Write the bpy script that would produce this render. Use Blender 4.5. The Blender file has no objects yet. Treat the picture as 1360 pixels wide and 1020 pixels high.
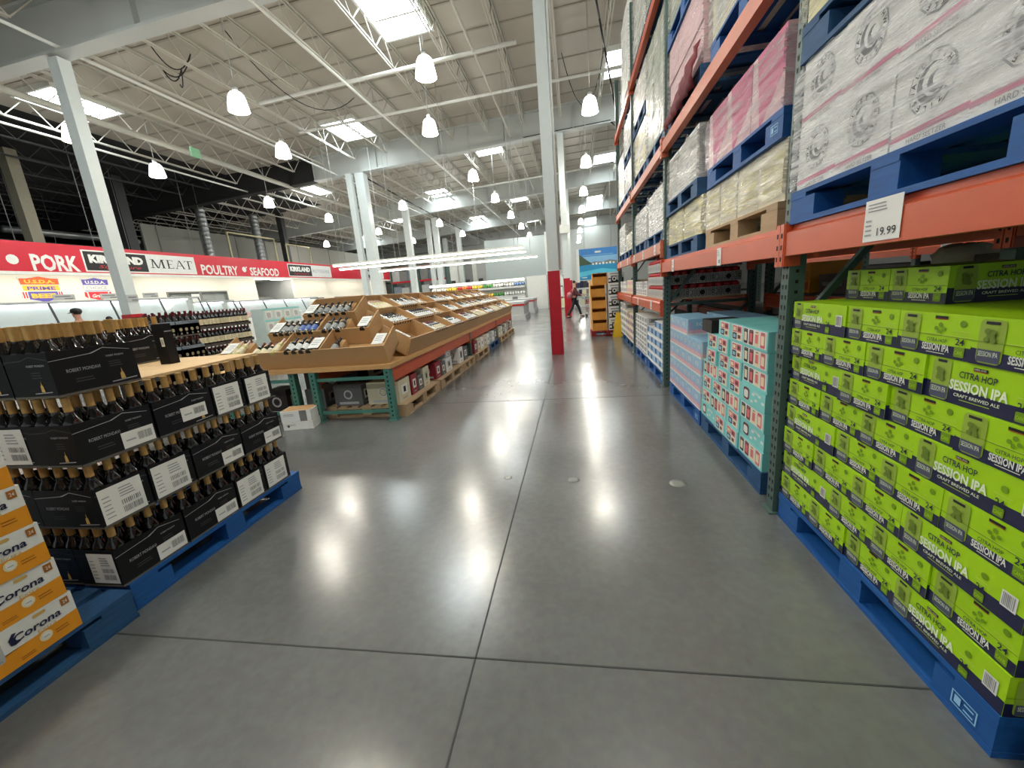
import bpy, math, random
from mathutils import Vector, Matrix
random.seed(7)
C = bpy.context.scene.collection
SC = bpy.context.scene
# ------------------------------------------------------------------ camera
cam_data = bpy.data.cameras.new('camera')
cam_data.sensor_fit = 'HORIZONTAL'
cam_data.sensor_width = 36.0
cam_data.lens = 540.0 / 1360.0 * 36.0
cam_data.clip_start = 0.05
cam_data.clip_end = 300
cam = bpy.data.objects.new('camera', cam_data)
C.objects.link(cam)
yaw, pit, rol = math.radians(-9.66), math.radians(-13.07), math.radians(-4.75)
F = Vector((math.sin(yaw)*math.cos(pit), math.cos(yaw)*math.cos(pit), math.sin(pit)))
r0 = Vector((math.cos(yaw), -math.sin(yaw), 0)); u0 = r0.cross(F)
RT = r0*math.cos(rol) + u0*math.sin(rol); UP = -r0*math.sin(rol) + u0*math.cos(rol)
m = Matrix((RT, UP, -F)).transposed().to_4x4(); m.translation = (0, 0, 1.35)
cam.matrix_world = m
SC.camera = cam
# ------------------------------------------------------------------ world, exposure
SC.view_settings.view_transform = 'Standard'
SC.view_settings.look = 'None'
SC.view_settings.gamma = 1.0
SC.view_settings.use_curve_mapping = False
SC.view_settings.exposure = 0.6
W = bpy.data.worlds.new('world'); SC.world = W; W.use_nodes = True
W.node_tree.nodes['Background'].inputs[0].default_value = (0.86, 0.93, 0.95, 1)
W.node_tree.nodes['Background'].inputs[1].default_value = 0.3
# every lamp and skylight of the hall: strengths tuned here
LAMP_W = 85.0; SHADE_E = 5.0; SKY_E = 15.0; TUBE_E = 8.0; STRIP_E = 6.0

# ------------------------------------------------------------------ materials
def lin(c):
    return tuple((x/12.92 if x <= .04045 else ((x+.055)/1.055)**2.4) for x in [v/255.0 for v in c])
MATS = {}
def mat(name, rgb, rough=.55, metal=0.0, var=.10, scale=9.0, bump=0.0, spec=.5, coat=0.0, trans=0.0):
    """principled material whose base colour wanders a little (noise), with optional fine bump"""
    if name in MATS: return MATS[name]
    M = bpy.data.materials.new(name); M.use_nodes = True
    nt = M.node_tree; N = nt.nodes; L = nt.links
    b = N['Principled BSDF']
    c = lin(rgb)
    tc = N.new('ShaderNodeTexCoord'); no = N.new('ShaderNodeTexNoise')
    no.inputs['Scale'].default_value = scale; no.inputs['Detail'].default_value = 3
    L.new(tc.outputs['Object'], no.inputs['Vector'])
    mx = N.new('ShaderNodeMix'); mx.data_type = 'RGBA'
    L.new(no.outputs['Fac'], mx.inputs['Factor'])
    mx.inputs[6].default_value = tuple(max(0, x*(1-var)) for x in c) + (1,)
    mx.inputs[7].default_value = tuple(min(1, x*(1+var)) for x in c) + (1,)
    L.new(mx.outputs[2], b.inputs['Base Color'])
    b.inputs['Roughness'].default_value = rough; b.inputs['Metallic'].default_value = metal
    b.inputs['Specular IOR Level'].default_value = spec
    b.inputs['Coat Weight'].default_value = coat
    if trans: b.inputs['Transmission Weight'].default_value = trans
    if bump:
        bp = N.new('ShaderNodeBump'); bp.inputs['Strength'].default_value = bump; bp.inputs['Distance'].default_value = .01
        n2 = N.new('ShaderNodeTexNoise'); n2.inputs['Scale'].default_value = scale*5; L.new(tc.outputs['Object'], n2.inputs['Vector'])
        L.new(n2.outputs['Fac'], bp.inputs['Height']); L.new(bp.outputs['Normal'], b.inputs['Normal'])
    MATS[name] = M
    return M
def emis(name, rgb, e):
    if name in MATS: return MATS[name]
    M = bpy.data.materials.new(name); M.use_nodes = True
    b = M.node_tree.nodes['Principled BSDF']; c = lin(rgb)
    b.inputs['Base Color'].default_value = c + (1,)
    b.inputs['Emission Color'].default_value = c + (1,)
    b.inputs['Emission Strength'].default_value = e
    MATS[name] = M
    return M
def wood(name, rgb, rough=.6, axis=0, var=.22):
    if name in MATS: return MATS[name]
    M = mat(name, rgb, rough, var=var, scale=5.0)
    nt = M.node_tree; no = [n for n in nt.nodes if n.type == 'TEX_NOISE'][0]
    mp = nt.nodes.new('ShaderNodeMapping'); s = [14, 14, 14]; s[axis] = 1.2
    mp.inputs['Scale'].default_value = s
    tc = [n for n in nt.nodes if n.type == 'TEX_COORD'][0]
    nt.links.new(tc.outputs['Object'], mp.inputs['Vector']); nt.links.new(mp.outputs['Vector'], no.inputs['Vector'])
    return M
def floor_mat():
    M = bpy.data.materials.new('polished_concrete'); M.use_nodes = True
    nt = M.node_tree; N = nt.nodes; L = nt.links; b = N['Principled BSDF']
    tc = N.new('ShaderNodeTexCoord')
    n1 = N.new('ShaderNodeTexNoise'); n1.inputs['Scale'].default_value = .7; n1.inputs['Detail'].default_value = 3; n1.inputs['Roughness'].default_value = .5
    n2 = N.new('ShaderNodeTexNoise'); n2.inputs['Scale'].default_value = 26; n2.inputs['Detail'].default_value = 5
    L.new(tc.outputs['Object'], n1.inputs['Vector']); L.new(tc.outputs['Object'], n2.inputs['Vector'])
    r1 = N.new('ShaderNodeValToRGB'); r1.color_ramp.elements[0].position = .15; r1.color_ramp.elements[1].position = .85
    r1.color_ramp.elements[0].color = lin((80, 85, 81)) + (1,); r1.color_ramp.elements[1].color = lin((114, 119, 113)) + (1,)
    L.new(n1.outputs['Fac'], r1.inputs['Fac'])
    mx = N.new('ShaderNodeMix'); mx.data_type = 'RGBA'; mx.blend_type = 'OVERLAY'; mx.inputs['Factor'].default_value = .22
    L.new(r1.outputs['Color'], mx.inputs[6]); L.new(n2.outputs['Color'], mx.inputs[7])
    hs = N.new('ShaderNodeHueSaturation'); hs.inputs['Saturation'].default_value = .35
    L.new(mx.outputs[2], hs.inputs['Color']); L.new(hs.outputs['Color'], b.inputs['Base Color'])
    mr = N.new('ShaderNodeMapRange'); mr.inputs['To Min'].default_value = .14; mr.inputs['To Max'].default_value = .30
    n3 = N.new('ShaderNodeTexNoise'); n3.inputs['Scale'].default_value = 1.9; n3.inputs['Detail'].default_value = 3; n3.inputs['Roughness'].default_value = .5
    L.new(tc.outputs['Object'], n3.inputs['Vector']); L.new(n3.outputs['Fac'], mr.inputs['Value']); L.new(mr.outputs['Result'], b.inputs['Roughness'])
    b.inputs['Specular IOR Level'].default_value = .75
    bp = N.new('ShaderNodeBump'); bp.inputs['Strength'].default_value = .05; bp.inputs['Distance'].default_value = .01
    n4 = N.new('ShaderNodeTexNoise'); n4.inputs['Scale'].default_value = 3.0; n4.inputs['Detail'].default_value = 2
    L.new(tc.outputs['Object'], n4.inputs['Vector']); L.new(n4.outputs['Fac'], bp.inputs['Height']); L.new(bp.outputs['Normal'], b.inputs['Normal'])
    return M
def film_mat(name, tint, ang, dens=.5):
    """stretch film: clear between whitened streaks, partly highlights painted in"""
    M = bpy.data.materials.new(name); M.use_nodes = True
    nt = M.node_tree; N = nt.nodes; L = nt.links; b = N['Principled BSDF']; out = N['Material Output']
    c = lin(tint)
    b.inputs['Base Color'].default_value = c + (1,); b.inputs['Roughness'].default_value = .16; b.inputs['Specular IOR Level'].default_value = 1.0
    tr = N.new('ShaderNodeBsdfTransparent'); tr.inputs[0].default_value = (.99, .99, .99, 1)
    mx = N.new('ShaderNodeMixShader')
    tc = N.new('ShaderNodeTexCoord'); mp = N.new('ShaderNodeMapping')
    mp.inputs['Rotation'].default_value = (ang, 0, 0); mp.inputs['Scale'].default_value = (6, 1.6, 26)
    L.new(tc.outputs['Object'], mp.inputs['Vector'])
    no = N.new('ShaderNodeTexNoise'); no.inputs['Scale'].default_value = 1.5; no.inputs['Detail'].default_value = 7; no.inputs['Roughness'].default_value = .68
    L.new(mp.outputs['Vector'], no.inputs['Vector'])
    rp = N.new('ShaderNodeValToRGB'); rp.color_ramp.elements[0].position = .42; rp.color_ramp.elements[1].position = .66
    rp.color_ramp.elements[0].color = (dens*.25,)*3 + (1,); rp.color_ramp.elements[1].color = (min(1, dens*1.8),)*3 + (1,)  # whiter streaks stand in for lamp glints on the film
    L.new(no.outputs['Fac'], rp.inputs['Fac'])
    L.new(rp.outputs['Color'], mx.inputs[0]); L.new(tr.outputs[0], mx.inputs[1]); L.new(b.outputs[0], mx.inputs[2]); L.new(mx.outputs[0], out.inputs[0])
    bp = N.new('ShaderNodeBump'); bp.inputs['Strength'].default_value = 1.0; bp.inputs['Distance'].default_value = .025
    L.new(no.outputs['Fac'], bp.inputs['Height']); L.new(bp.outputs['Normal'], b.inputs['Normal'])
    return M

white = mat('white_paint', (226, 228, 222), .5)
offwhite = mat('offwhite_paint', (205, 207, 198), .6)
colpaint = mat('column_paint', (206, 214, 212), .5, var=.05)
beamgrey = mat('girder_paint', (186, 191, 188), .55, var=.06, scale=1.5)
steel_w = mat('joist_paint', (196, 194, 184), .55, var=.06)
deck = mat('roof_foil', (176, 170, 157), .45, var=.12, scale=1.2, bump=.15)
black = mat('black', (14, 14, 15), .5)
darktone = mat('dark_tone', (26, 27, 29), .8)
darkgrey = mat('dark_grey', (52, 54, 56), .6)
midgrey = mat('mid_grey', (120, 122, 120), .55)
lightgrey = mat('light_grey', (176, 179, 178), .5)
redcol = mat('red_enamel', (176, 14, 34), .35, var=.12)
redsign = mat('red_sign', (200, 16, 46), .35, var=.08, scale=2)
orange = mat('orange_beam', (196, 84, 46), .4, var=.10, scale=6)
orange_dk = mat('orange_faded', (196, 104, 70), .45, var=.12, scale=6)
green_up = mat('green_upright', (68, 92, 86), .5, var=.12)
teal_up = mat('teal_upright', (70, 124, 112), .45, var=.15)
hole = mat('hole_black', (8, 9, 9), .8)
blue = wood('blue_pallet', (10, 80, 146), .65, 1, .35)
blue2 = wood('blue_pallet_worn', (30, 76, 118), .7, 1, .4)
palwood = wood('pallet_wood', (176, 150, 116), .75, 1)
ply = wood('plywood', (214, 180, 132), .6, 0)
ply2 = wood('bin_board', (190, 152, 104), .55, 1, .14)
lumber = wood('pine_lumber', (206, 160, 104), .6, 0)
cardb = mat('cardboard', (186, 146, 98), .8, var=.12)
paper = mat('paper', (232, 232, 226), .6, var=.03)
ink = mat('ink', (30, 30, 34), .7)
ink2 = mat('ink_grey', (158, 160, 162), .7)
barcode = mat('barcode_ink', (140, 142, 142), .7)
lime = mat('lime_carton', (166, 214, 8), .45, var=.05)
lime_lt = mat('lime_print_light', (182, 214, 70), .45, var=.06)
lime_can = mat('lime_can_print', (150, 178, 62), .45, var=.12)
lime_dk = mat('lime_print_dark', (112, 150, 10), .5)
lime_hop = mat('lime_hop_print', (106, 132, 40), .5)
navy = mat('navy_print', (24, 27, 66), .45)
navy2 = mat('navy_can_print', (74, 78, 104), .45)
limewhite = mat('white_print', (236, 246, 214), .5)
aqua = mat('aqua_carton', (130, 210, 206), .45, var=.06)
pinkp = mat('pink_print', (222, 112, 116), .5)
cream = mat('cream_print', (236, 222, 186), .5)
maroonp = mat('maroon_print', (110, 42, 46), .5)
iceblue = mat('ice_blue_carton', (150, 194, 220), .5)
rose = mat('rose_print', (226, 176, 184), .5)
lilac = mat('lilac_print', (184, 172, 202), .5)
sky_b = mat('mid_blue_print', (84, 132, 194), .5)
deepblue = mat('deep_blue_print', (34, 78, 150), .5)
c_orange = mat('amber_carton', (226, 150, 24), .5, var=.06)
c_orange2 = mat('amber_print_dark', (160, 96, 16), .5)
gold = mat('gold_print', (206, 170, 92), .4)
wineblack = mat('black_wine_carton', (13, 14, 16), .4, var=.2, spec=.3)
wineprint = mat('grey_wine_print', (58, 58, 60), .5)
wineprint2 = mat('silver_wine_print', (170, 172, 176), .5)
cardedge = mat('grey_board_edge', (92, 88, 80), .8)
glassblk = mat('dark_bottle_glass', (9, 10, 11), .06, spec=.8, var=0)
capsule = mat('tan_capsule', (196, 156, 92), .4, var=.25, scale=40)
capred = mat('maroon_capsule', (96, 22, 34), .35)
capblk = mat('black_capsule', (24, 22, 24), .3)
lab_w = mat('white_wine_label', (226, 228, 224), .6)
lab_c = mat('cream_wine_label', (222, 212, 176), .6)
lab_b = mat('blue_wine_label', (74, 104, 176), .5)
lab_g = mat('grey_wine_label', (150, 154, 150), .6)
magenta = mat('magenta_carton', (196, 60, 116), .5)
maroon_cloth = mat('maroon_cloth', (104, 20, 34), .8)
w_carton = mat('white_carton', (236, 236, 232), .6, var=.05)
w_pink = mat('pale_pink_carton', (222, 186, 190), .6)
w_yel = mat('pale_yellow_carton', (232, 224, 178), .6)
w_cream = mat('ivory_carton', (230, 224, 202), .6)
greenish = mat('sage_carton', (170, 178, 158), .6)
stainless = mat('stainless', (170, 172, 172), .3, metal=.8)
skin = mat('skin', (190, 140, 116), .55, var=.06)
hairm = mat('dark_hair', (30, 24, 22), .6)
jacket = mat('maroon_jacket', (96, 48, 52), .8)
trousers = mat('black_trousers', (28, 28, 32), .8)
shirt_g = mat('grey_shirt', (176, 178, 176), .8)
yellowp = mat('yellow_plastic', (230, 184, 20), .4)
galv = mat('galvanised', (150, 154, 154), .35, metal=.7)

# ------------------------------------------------------------------ mesh builder
class MB:
    def __init__(s): s.v = []; s.f = []; s.m = []; s.ms = []; s.sm = []
    def mi(s, M):
        if M not in s.ms: s.ms.append(M)
        return s.ms.index(M)
    def add(s, vs, fs, M, smooth=False):
        o = len(s.v); s.v += [tuple(v) for v in vs]; k = s.mi(M)
        for f in fs: s.f.append(tuple(i+o for i in f)); s.m.append(k); s.sm.append(smooth)
        return s
    def hexa(s, p, M):
        """8 corners: bottom 0-3 counterclockwise seen from above, top 4-7 above them"""
        return s.add(p, [(3, 2, 1, 0), (4, 5, 6, 7), (0, 1, 5, 4), (1, 2, 6, 5), (2, 3, 7, 6), (3, 0, 4, 7)], M)
    def box(s, x0, x1, y0, y1, z0, z1, M):
        return s.hexa([(x0, y0, z0), (x1, y0, z0), (x1, y1, z0), (x0, y1, z0), (x0, y0, z1), (x1, y0, z1), (x1, y1, z1), (x0, y1, z1)], M)
    def quad(s, a, b, c, d, M): return s.add([a, b, c, d], [(0, 1, 2, 3)], M)
    def bar(s, p, q, w, h, M):
        """rectangular bar from p to q, w sideways, h upwards"""
        p = Vector(p); q = Vector(q); d = (q-p).normalized()
        up = Vector((0, 0, 1)) if abs(d.z) < .95 else Vector((0, 1, 0))
        a = d.cross(up).normalized()*w/2; b = a.cross(d).normalized()*h/2
        return s.hexa([p-a-b, p+a-b, q+a-b, q-a-b, p-a+b, p+a+b, q+a+b, q-a+b], M)
    def tube(s, p, q, r, M, n=8, r2=None):
        p = Vector(p); q = Vector(q); d = (q-p).normalized(); r2 = r if r2 is None else r2
        up = Vector((0, 0, 1)) if abs(d.z) < .95 else Vector((0, 1, 0))
        a = d.cross(up).normalized(); b = a.cross(d).normalized()
        vs = []
        for c, rr in ((p, r), (q, r2)):
            for i in range(n):
                t = 2*math.pi*i/n; vs.append(c + a*rr*math.cos(t) + b*rr*math.sin(t))
        fs = [(i, (i+1) % n, n+(i+1) % n, n+i) for i in range(n)] + [tuple(range(n-1, -1, -1)), tuple(range(n, 2*n))]
        return s.add(vs, fs, M, True)
    def lathe(s, prof, M, n=12, X=None, caps=True):
        X = X or Matrix()
        vs = [X @ Vector((r*math.cos(2*math.pi*i/n), r*math.sin(2*math.pi*i/n), z)) for r, z in prof for i in range(n)]
        fs = [(k*n+i, k*n+(i+1) % n, (k+1)*n+(i+1) % n, (k+1)*n+i) for k in range(len(prof)-1) for i in range(n)]
        if caps: fs += [tuple(range(n-1, -1, -1)), tuple(range((len(prof)-1)*n, len(prof)*n))]
        return s.add(vs, fs, M, True)
    def prism(s, pts, O, u, v, w, M):
        """flat polygon pts (2d) at O + u,v, thickened by the vector w"""
        O = Vector(O); u = Vector(u); v = Vector(v); w = Vector(w); n = len(pts)
        a = [O + u*x + v*y for x, y in pts]
        vs = a + [p + w for p in a]
        return s.add(vs, [tuple(range(n-1, -1, -1)), tuple(range(n, 2*n))] + [(i, (i+1) % n, n+(i+1) % n, n+i) for i in range(n)], M)
    def flat(s, pts, O, u, v, M):
        O = Vector(O); u = Vector(u); v = Vector(v)
        return s.add([O + u*x + v*y for x, y in pts], [tuple(range(len(pts)))], M)
    def text(s, t, O, u, v, h, M, bold=.0, w=None, cx=.5, shear=0):
        """print t on a surface: cap height h, optional total width w, anchored at O (baseline, cx of the width)"""
        vs, fs, tw = glyphs(t, bold, shear)
        k = h; kx = (w/tw) if w else h
        O = Vector(O); u = Vector(u); v = Vector(v)
        return s.add([O + u*((x-cx*tw)*kx) + v*(y*k) for x, y in vs], fs, M)
    def build(s, name, parent=None, loc=None, rot=0, kind=None):
        me = bpy.data.meshes.new(name)
        me.from_pydata(s.v, [], s.f)
        for M in s.ms: me.materials.append(M)
        me.polygons.foreach_set('material_index', s.m)
        me.polygons.foreach_set('use_smooth', s.sm)
        me.update()
        o = bpy.data.objects.new(name, me); C.objects.link(o)
        if parent is not None: o.parent = parent
        if loc is not None: o.location = loc
        if rot: o.rotation_euler = (0, 0, rot)
        if kind: o['kind'] = kind
        return o
GL = {}
def glyphs(t, bold=0.0, shear=0.0):
    k = (t, bold, shear)
    if k in GL: return GL[k]
    cu = bpy.data.curves.new('lettering', 'FONT'); cu.body = t; cu.resolution_u = 2; cu.offset = bold; cu.shear = shear; cu.size = 1.0
    o = bpy.data.objects.new('lettering', cu); C.objects.link(o)
    bpy.context.view_layer.update()
    dg = bpy.context.evaluated_depsgraph_get()
    me = bpy.data.meshes.new_from_object(o.evaluated_get(dg))
    vs = [(v.co.x, v.co.y) for v in me.vertices]; fs = [tuple(p.vertices) for p in me.polygons]
    # the filled text may come back facing either way: make every face look along +z
    def area(f): return sum(vs[f[i]][0]*vs[f[(i+1) % len(f)]][1] - vs[f[(i+1) % len(f)]][0]*vs[f[i]][1] for i in range(len(f)))
    fs = [f if area(f) > 0 else tuple(reversed(f)) for f in fs]
    x0 = min(v[0] for v in vs); x1 = max(v[0] for v in vs); y1 = max(v[1] for v in vs); y0 = min(v[1] for v in vs)
    cap = .73 + bold
    vs = [((x-x0)/cap, y/cap) for x, y in vs]
    GL[k] = (vs, fs, (x1-x0)/cap)
    bpy.data.objects.remove(o); bpy.data.curves.remove(cu); bpy.data.meshes.remove(me)
    return GL[k]
def rrect(x0, x1, y0, y1, r, n=3):
    p = []
    for cx, cy, a in ((x1-r, y0+r, -90), (x1-r, y1-r, 0), (x0+r, y1-r, 90), (x0+r, y0+r, 180)):
        for i in range(n+1):
            t = math.radians(a + 90*i/n); p.append((cx+r*math.cos(t), cy+r*math.sin(t)))
    return p
def disc(cx, cy, r, n=12): return [(cx+r*math.cos(2*math.pi*i/n), cy+r*math.sin(2*math.pi*i/n)) for i in range(n)]
def T(o, label, cat, group=None, kind=None):
    o['label'] = label; o['category'] = cat
    if group: o['group'] = group
    if kind: o['kind'] = kind
    return o
def empty(name, loc=(0, 0, 0), rot=0):
    o = bpy.data.objects.new(name, None); C.objects.link(o); o.location = loc; o.rotation_euler = (0, 0, rot); o.empty_display_size = .1
    return o
def dup(root, loc=None, rot=None, rot3=None):
    r = root.copy(); C.objects.link(r)
    if loc is not None: r.location = loc
    if rot is not None: r.rotation_euler = (0, 0, rot)
    if rot3 is not None: r.rotation_euler = rot3
    for k in ('label', 'category', 'group'):
        if k in r.keys(): del r[k]
    for ch in root.children:
        c = ch.copy(); C.objects.link(c); c.parent = r
        for g in ch.children:
            d = g.copy(); C.objects.link(d); d.parent = c
    return r
ORD = ['first', 'second', 'third', 'fourth', 'fifth', 'sixth', 'seventh', 'eighth', 'ninth', 'tenth', 'eleventh', 'twelfth', 'thirteenth', 'fourteenth', 'fifteenth', 'sixteenth', 'seventeenth', 'eighteenth', 'nineteenth', 'twentieth']
EPS = .0009
class Face:
    """a printed face of a carton: origin lower left, u right, v up, normal n"""
    def __init__(s, O, u, n, w, h):
        s.O = Vector(O); s.u = Vector(u); s.n = Vector(n); s.w = w; s.h = h; s.v = Vector((0, 0, 1))
    def at(s, x, y, l=1): return s.O + s.u*(x*s.w) + s.v*(y*s.h) + s.n*(EPS*l)
    def rect(s, mb, x0, x1, y0, y1, M, l=1):
        mb.quad(s.at(x0, y0, l), s.at(x1, y0, l), s.at(x1, y1, l), s.at(x0, y1, l), M)
    def poly(s, mb, pts, M, l=1): mb.flat([(x*s.w, y*s.h) for x, y in pts], s.O + s.n*(EPS*l), s.u, s.v, M)
    def round(s, mb, x0, x1, y0, y1, r, M, l=1): mb.flat(rrect(x0*s.w, x1*s.w, y0*s.h, y1*s.h, r), s.O + s.n*(EPS*l), s.u, s.v, M)
    def disc(s, mb, x, y, r, M, l=1): mb.flat(disc(x*s.w, y*s.h, r), s.O + s.n*(EPS*l), s.u, s.v, M)
    def text(s, mb, t, x, y, h, M, w=None, bold=0, l=2, cx=.5, shear=0):
        mb.text(t, s.at(x, y, l), s.u, s.v, h*s.h, M, bold, w*s.w if w else None, cx, shear)
def faces(x0, x1, y0, y1, z0, z1):
    h = z1-z0
    return {'-x': Face((x0, y1, z0), (0, -1, 0), (-1, 0, 0), y1-y0, h), '+x': Face((x1, y0, z0), (0, 1, 0), (1, 0, 0), y1-y0, h),
            '-y': Face((x0, y0, z0), (1, 0, 0), (0, -1, 0), x1-x0, h), '+y': Face((x1, y1, z0), (-1, 0, 0), (0, 1, 0), x1-x0, h)}
def bars(fc, mb, x0, x1, y0, y1, M, n=9, l=3):
    rnd = random.Random(3)
    for i in range(n):
        a = x0 + (x1-x0)*i/n; fc.rect(mb, a, a + (x1-x0)/n*(.35+.4*rnd.random()), y0, y1, M, l)
def lines(fc, mb, x0, x1, y0, y1, M, n=4, t=.35, l=2):
    rnd = random.Random(5)
    for i in range(n):
        y = y0 + (y1-y0)*i/n; fc.rect(mb, x0, x1 - (x1-x0)*.4*rnd.random(), y, y + (y1-y0)/n*t, M, l)

# ------------------------------------------------------------------ room shell
def roofz(x): return 8.25 + .05*min(x, 3)
fl = MB(); fl.box(-34, 18, -14, 58, -.2, 0, floor_mat()); fl.build('floor', kind='structure')
jm = mat('joint_filler', (58, 60, 58), .8)
def joint(x0, y0, x1, y1, w=.0065):
    mb = MB(); mb.bar((x0, y0, .0005), (x1, y1, .0005), w, .002, jm); mb.build('trim_1', kind='structure')
for x in (-.435, -4.05, 3.2): joint(x, -13, x, 56)
for k in range(-2, 14): joint(-33, 1.218+3.605*k, 17, 1.218+3.605*k)
# roof deck in two tones: foil over the sales floor, near black over the meat department
def slab(x0, x1, M, name, y0=-14, y1=58):
    mb = MB(); mb.hexa([(x0, y0, roofz(x0)), (x1, y0, roofz(x1)), (x1, y1, roofz(x1)), (x0, y1, roofz(x0)),
                       (x0, y0, roofz(x0)+.2), (x1, y0, roofz(x1)+.2), (x1, y1, roofz(x1)+.2), (x0, y1, roofz(x0)+.2)], M)
    return mb.build(name, kind='structure')
slab(-15.5, 3, deck, 'ceiling'); slab(3, 18, deck, 'ceiling')
slab(-34, -15.5, darktone, 'ceiling', -14, 25.5); slab(-34, -15.5, deck, 'ceiling', 25.5, 58)
mb = MB(); mb.box(-34.2, -34, -14, 58, 0, 7.2, darktone); mb.build('wall_left', kind='structure')
mb = MB(); mb.box(-34, 18, 50, 50.2, 0, 8.6, mat('far_wall_paint', (206, 210, 206), .7)); mb.build('wall_back', kind='structure')
mb = MB(); mb.box(18, 18.2, -14, 58, 0, 8.6, mat('right_wall_paint', (120, 122, 120), .8)); mb.build('wall_right', kind='structure')

# girders (I-beams) on the column lines, sloping with the roof
def girder(y, x0, x1, M):
    mb = MB()
    for a, b, w in ((0, .05, .34), (.05, .93, .03), (.93, .98, .34)):
        mb.hexa([(x0, y-w/2, roofz(x0)-.98+a), (x1, y-w/2, roofz(x1)-.98+a), (x1, y+w/2, roofz(x1)-.98+a), (x0, y+w/2, roofz(x0)-.98+a),
                 (x0, y-w/2, roofz(x0)-.98+b), (x1, y-w/2, roofz(x1)-.98+b), (x1, y+w/2, roofz(x1)-.98+b), (x0, y+w/2, roofz(x0)-.98+b)], M)
    xs = [x0+.02] + [x for x in (-8.2, -5.4, -2.6, .2, 2.6) if x0 < x < x1]
    for x in xs: mb.box(x-.01, x+.01, y-.15, y+.15, roofz(x)-.92, roofz(x)-.06, M)
    mb.build('roof_girder', kind='structure')
YG = (-1.8, 8.27, 18.3, 28.3, 38.3, 48.3)
for y in YG:
    e_ = -16.5 if y < 10 else (-11.2 if y < 20 else -33)
    girder(y, e_, 2.6, beamgrey); girder(y, 2.6, 15, beamgrey)
    if e_ > -30: girder(y, -33.5, e_, darktone)
# open-web joists between the girders
def joist_mesh(M, L=9.9):
    mb = MB(); d = .62
    for s in (-.035, .035):
        mb.box(s-.014, s+.014, 0, L, -.05, -.005, M)
        mb.box(s-.012, s+.012, .55, L-.55, -d, -d+.035, M)
    n = 8; p = (L-1.1)/n
    mb.bar((0, .05, -.03), (0, .55, -d+.02), .022, .022, M); mb.bar((0, L-.05, -.03), (0, L-.55, -d+.02), .022, .022, M)
    for i in range(n):
        y = .55+i*p
        mb.bar((0, y, -d+.02), (0, y+p/2, -.03), .022, .022, M); mb.bar((0, y+p/2, -.03), (0, y+p, -d+.02), .022, .022, M)
    return mb
jo = jd = None
for yi in range(5):
    y0 = YG[yi]+.08
    for k in range(24):
        x = -26.2 + 1.44*k
        dark = x < -15.2 and yi < 2
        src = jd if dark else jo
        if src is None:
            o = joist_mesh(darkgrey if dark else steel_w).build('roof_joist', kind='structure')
            if dark: jd = o
            else: jo = o
        else:
            o = src.copy(); C.objects.link(o)
        o.location = (x, y0, roofz(x))
# seams of the deck panels: shallow purlins across the roof
pm = mat('deck_seam', (160, 154, 142), .6)
for k in range(44):
    y = -1.0 + 1.22*k
    mb = MB(); mb.hexa([(-15.4, y-.03, roofz(-15.4)-.022), (3, y-.03, roofz(3)-.022), (3, y+.03, roofz(3)-.022), (-15.4, y+.03, roofz(-15.4)-.022),
                       (-15.4, y-.03, roofz(-15.4)), (3, y-.03, roofz(3)), (3, y+.03, roofz(3)), (-15.4, y+.03, roofz(-15.4))], pm)
    mb.build('roof_purlin', kind='structure')
# skylights
skyglass = emis('skylight_glazing', (240, 250, 255), SKY_E)
skl = [(-3.95, 10.95, 'over the near end of the wine table'), (-8.2, 16.2, 'above the wine table, beyond the first girder line'), (-3.8, 21.0, 'beyond the second girder, nearest the aisle'),
       (-8.35, 27.2, 'over the middle of the hall, two girders out'), (1.9, 15.7, 'over the steel racks'), (2.0, 26.3, 'over the racks, second along'), (1.9, 37.5, 'over the racks, third along'),
       (-3.9, 32.8, 'over the frozen food islands'), (-13.9, 11.1, 'above the meat department sign'), (-13.9, 22.2, 'beyond the dark girder end'), (-8.2, 37.7, 'far down the hall, left of the far wall'),
       (1.9, 48.5, 'over the racks, farthest'), (-13.9, 33, 'far left over the stock racks'), (-19, 38, 'far left over the loft'), (-3.9, 43.5, 'above the far partition'), (-3.9, -1.0, 'behind the viewer over the aisle'), (-8.3, 4.6, 'behind the viewer over the wine stack'), (1.9, 4.6, 'over the nearest rack bay'),
       (-13.9, .2, 'behind the viewer near the meat department')]
def skylight(x, y, where):
    z = roofz(x)
    e = empty('skylight', (x, y, z)); e.rotation_euler = (0, -math.atan(.05 if x < 3 else 0), 0)
    g = MB(); a, b = .62, .86
    g.quad((-a, -b, -.012), (-a, b, -.012), (a, b, -.012), (a, -b, -.012), skyglass); g.build('glazing', e)
    f = MB()
    for x0, x1, y0, y1 in ((-a-.06, -a, -b-.06, b+.06), (a, a+.06, -b-.06, b+.06), (-a, a, -b-.06, -b), (-a, a, b, b+.06)): f.box(x0, x1, y0, y1, -.14, -.001, white)
    f.build('curb', e)
    h = MB(); h.box(-.012, .012, -b, b, -.05, -.016, white); h.build('mullion', e)
    T(e, 'bright rectangular roof skylight ' + where, 'skylight')
for a in skl: skylight(*a)

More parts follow.
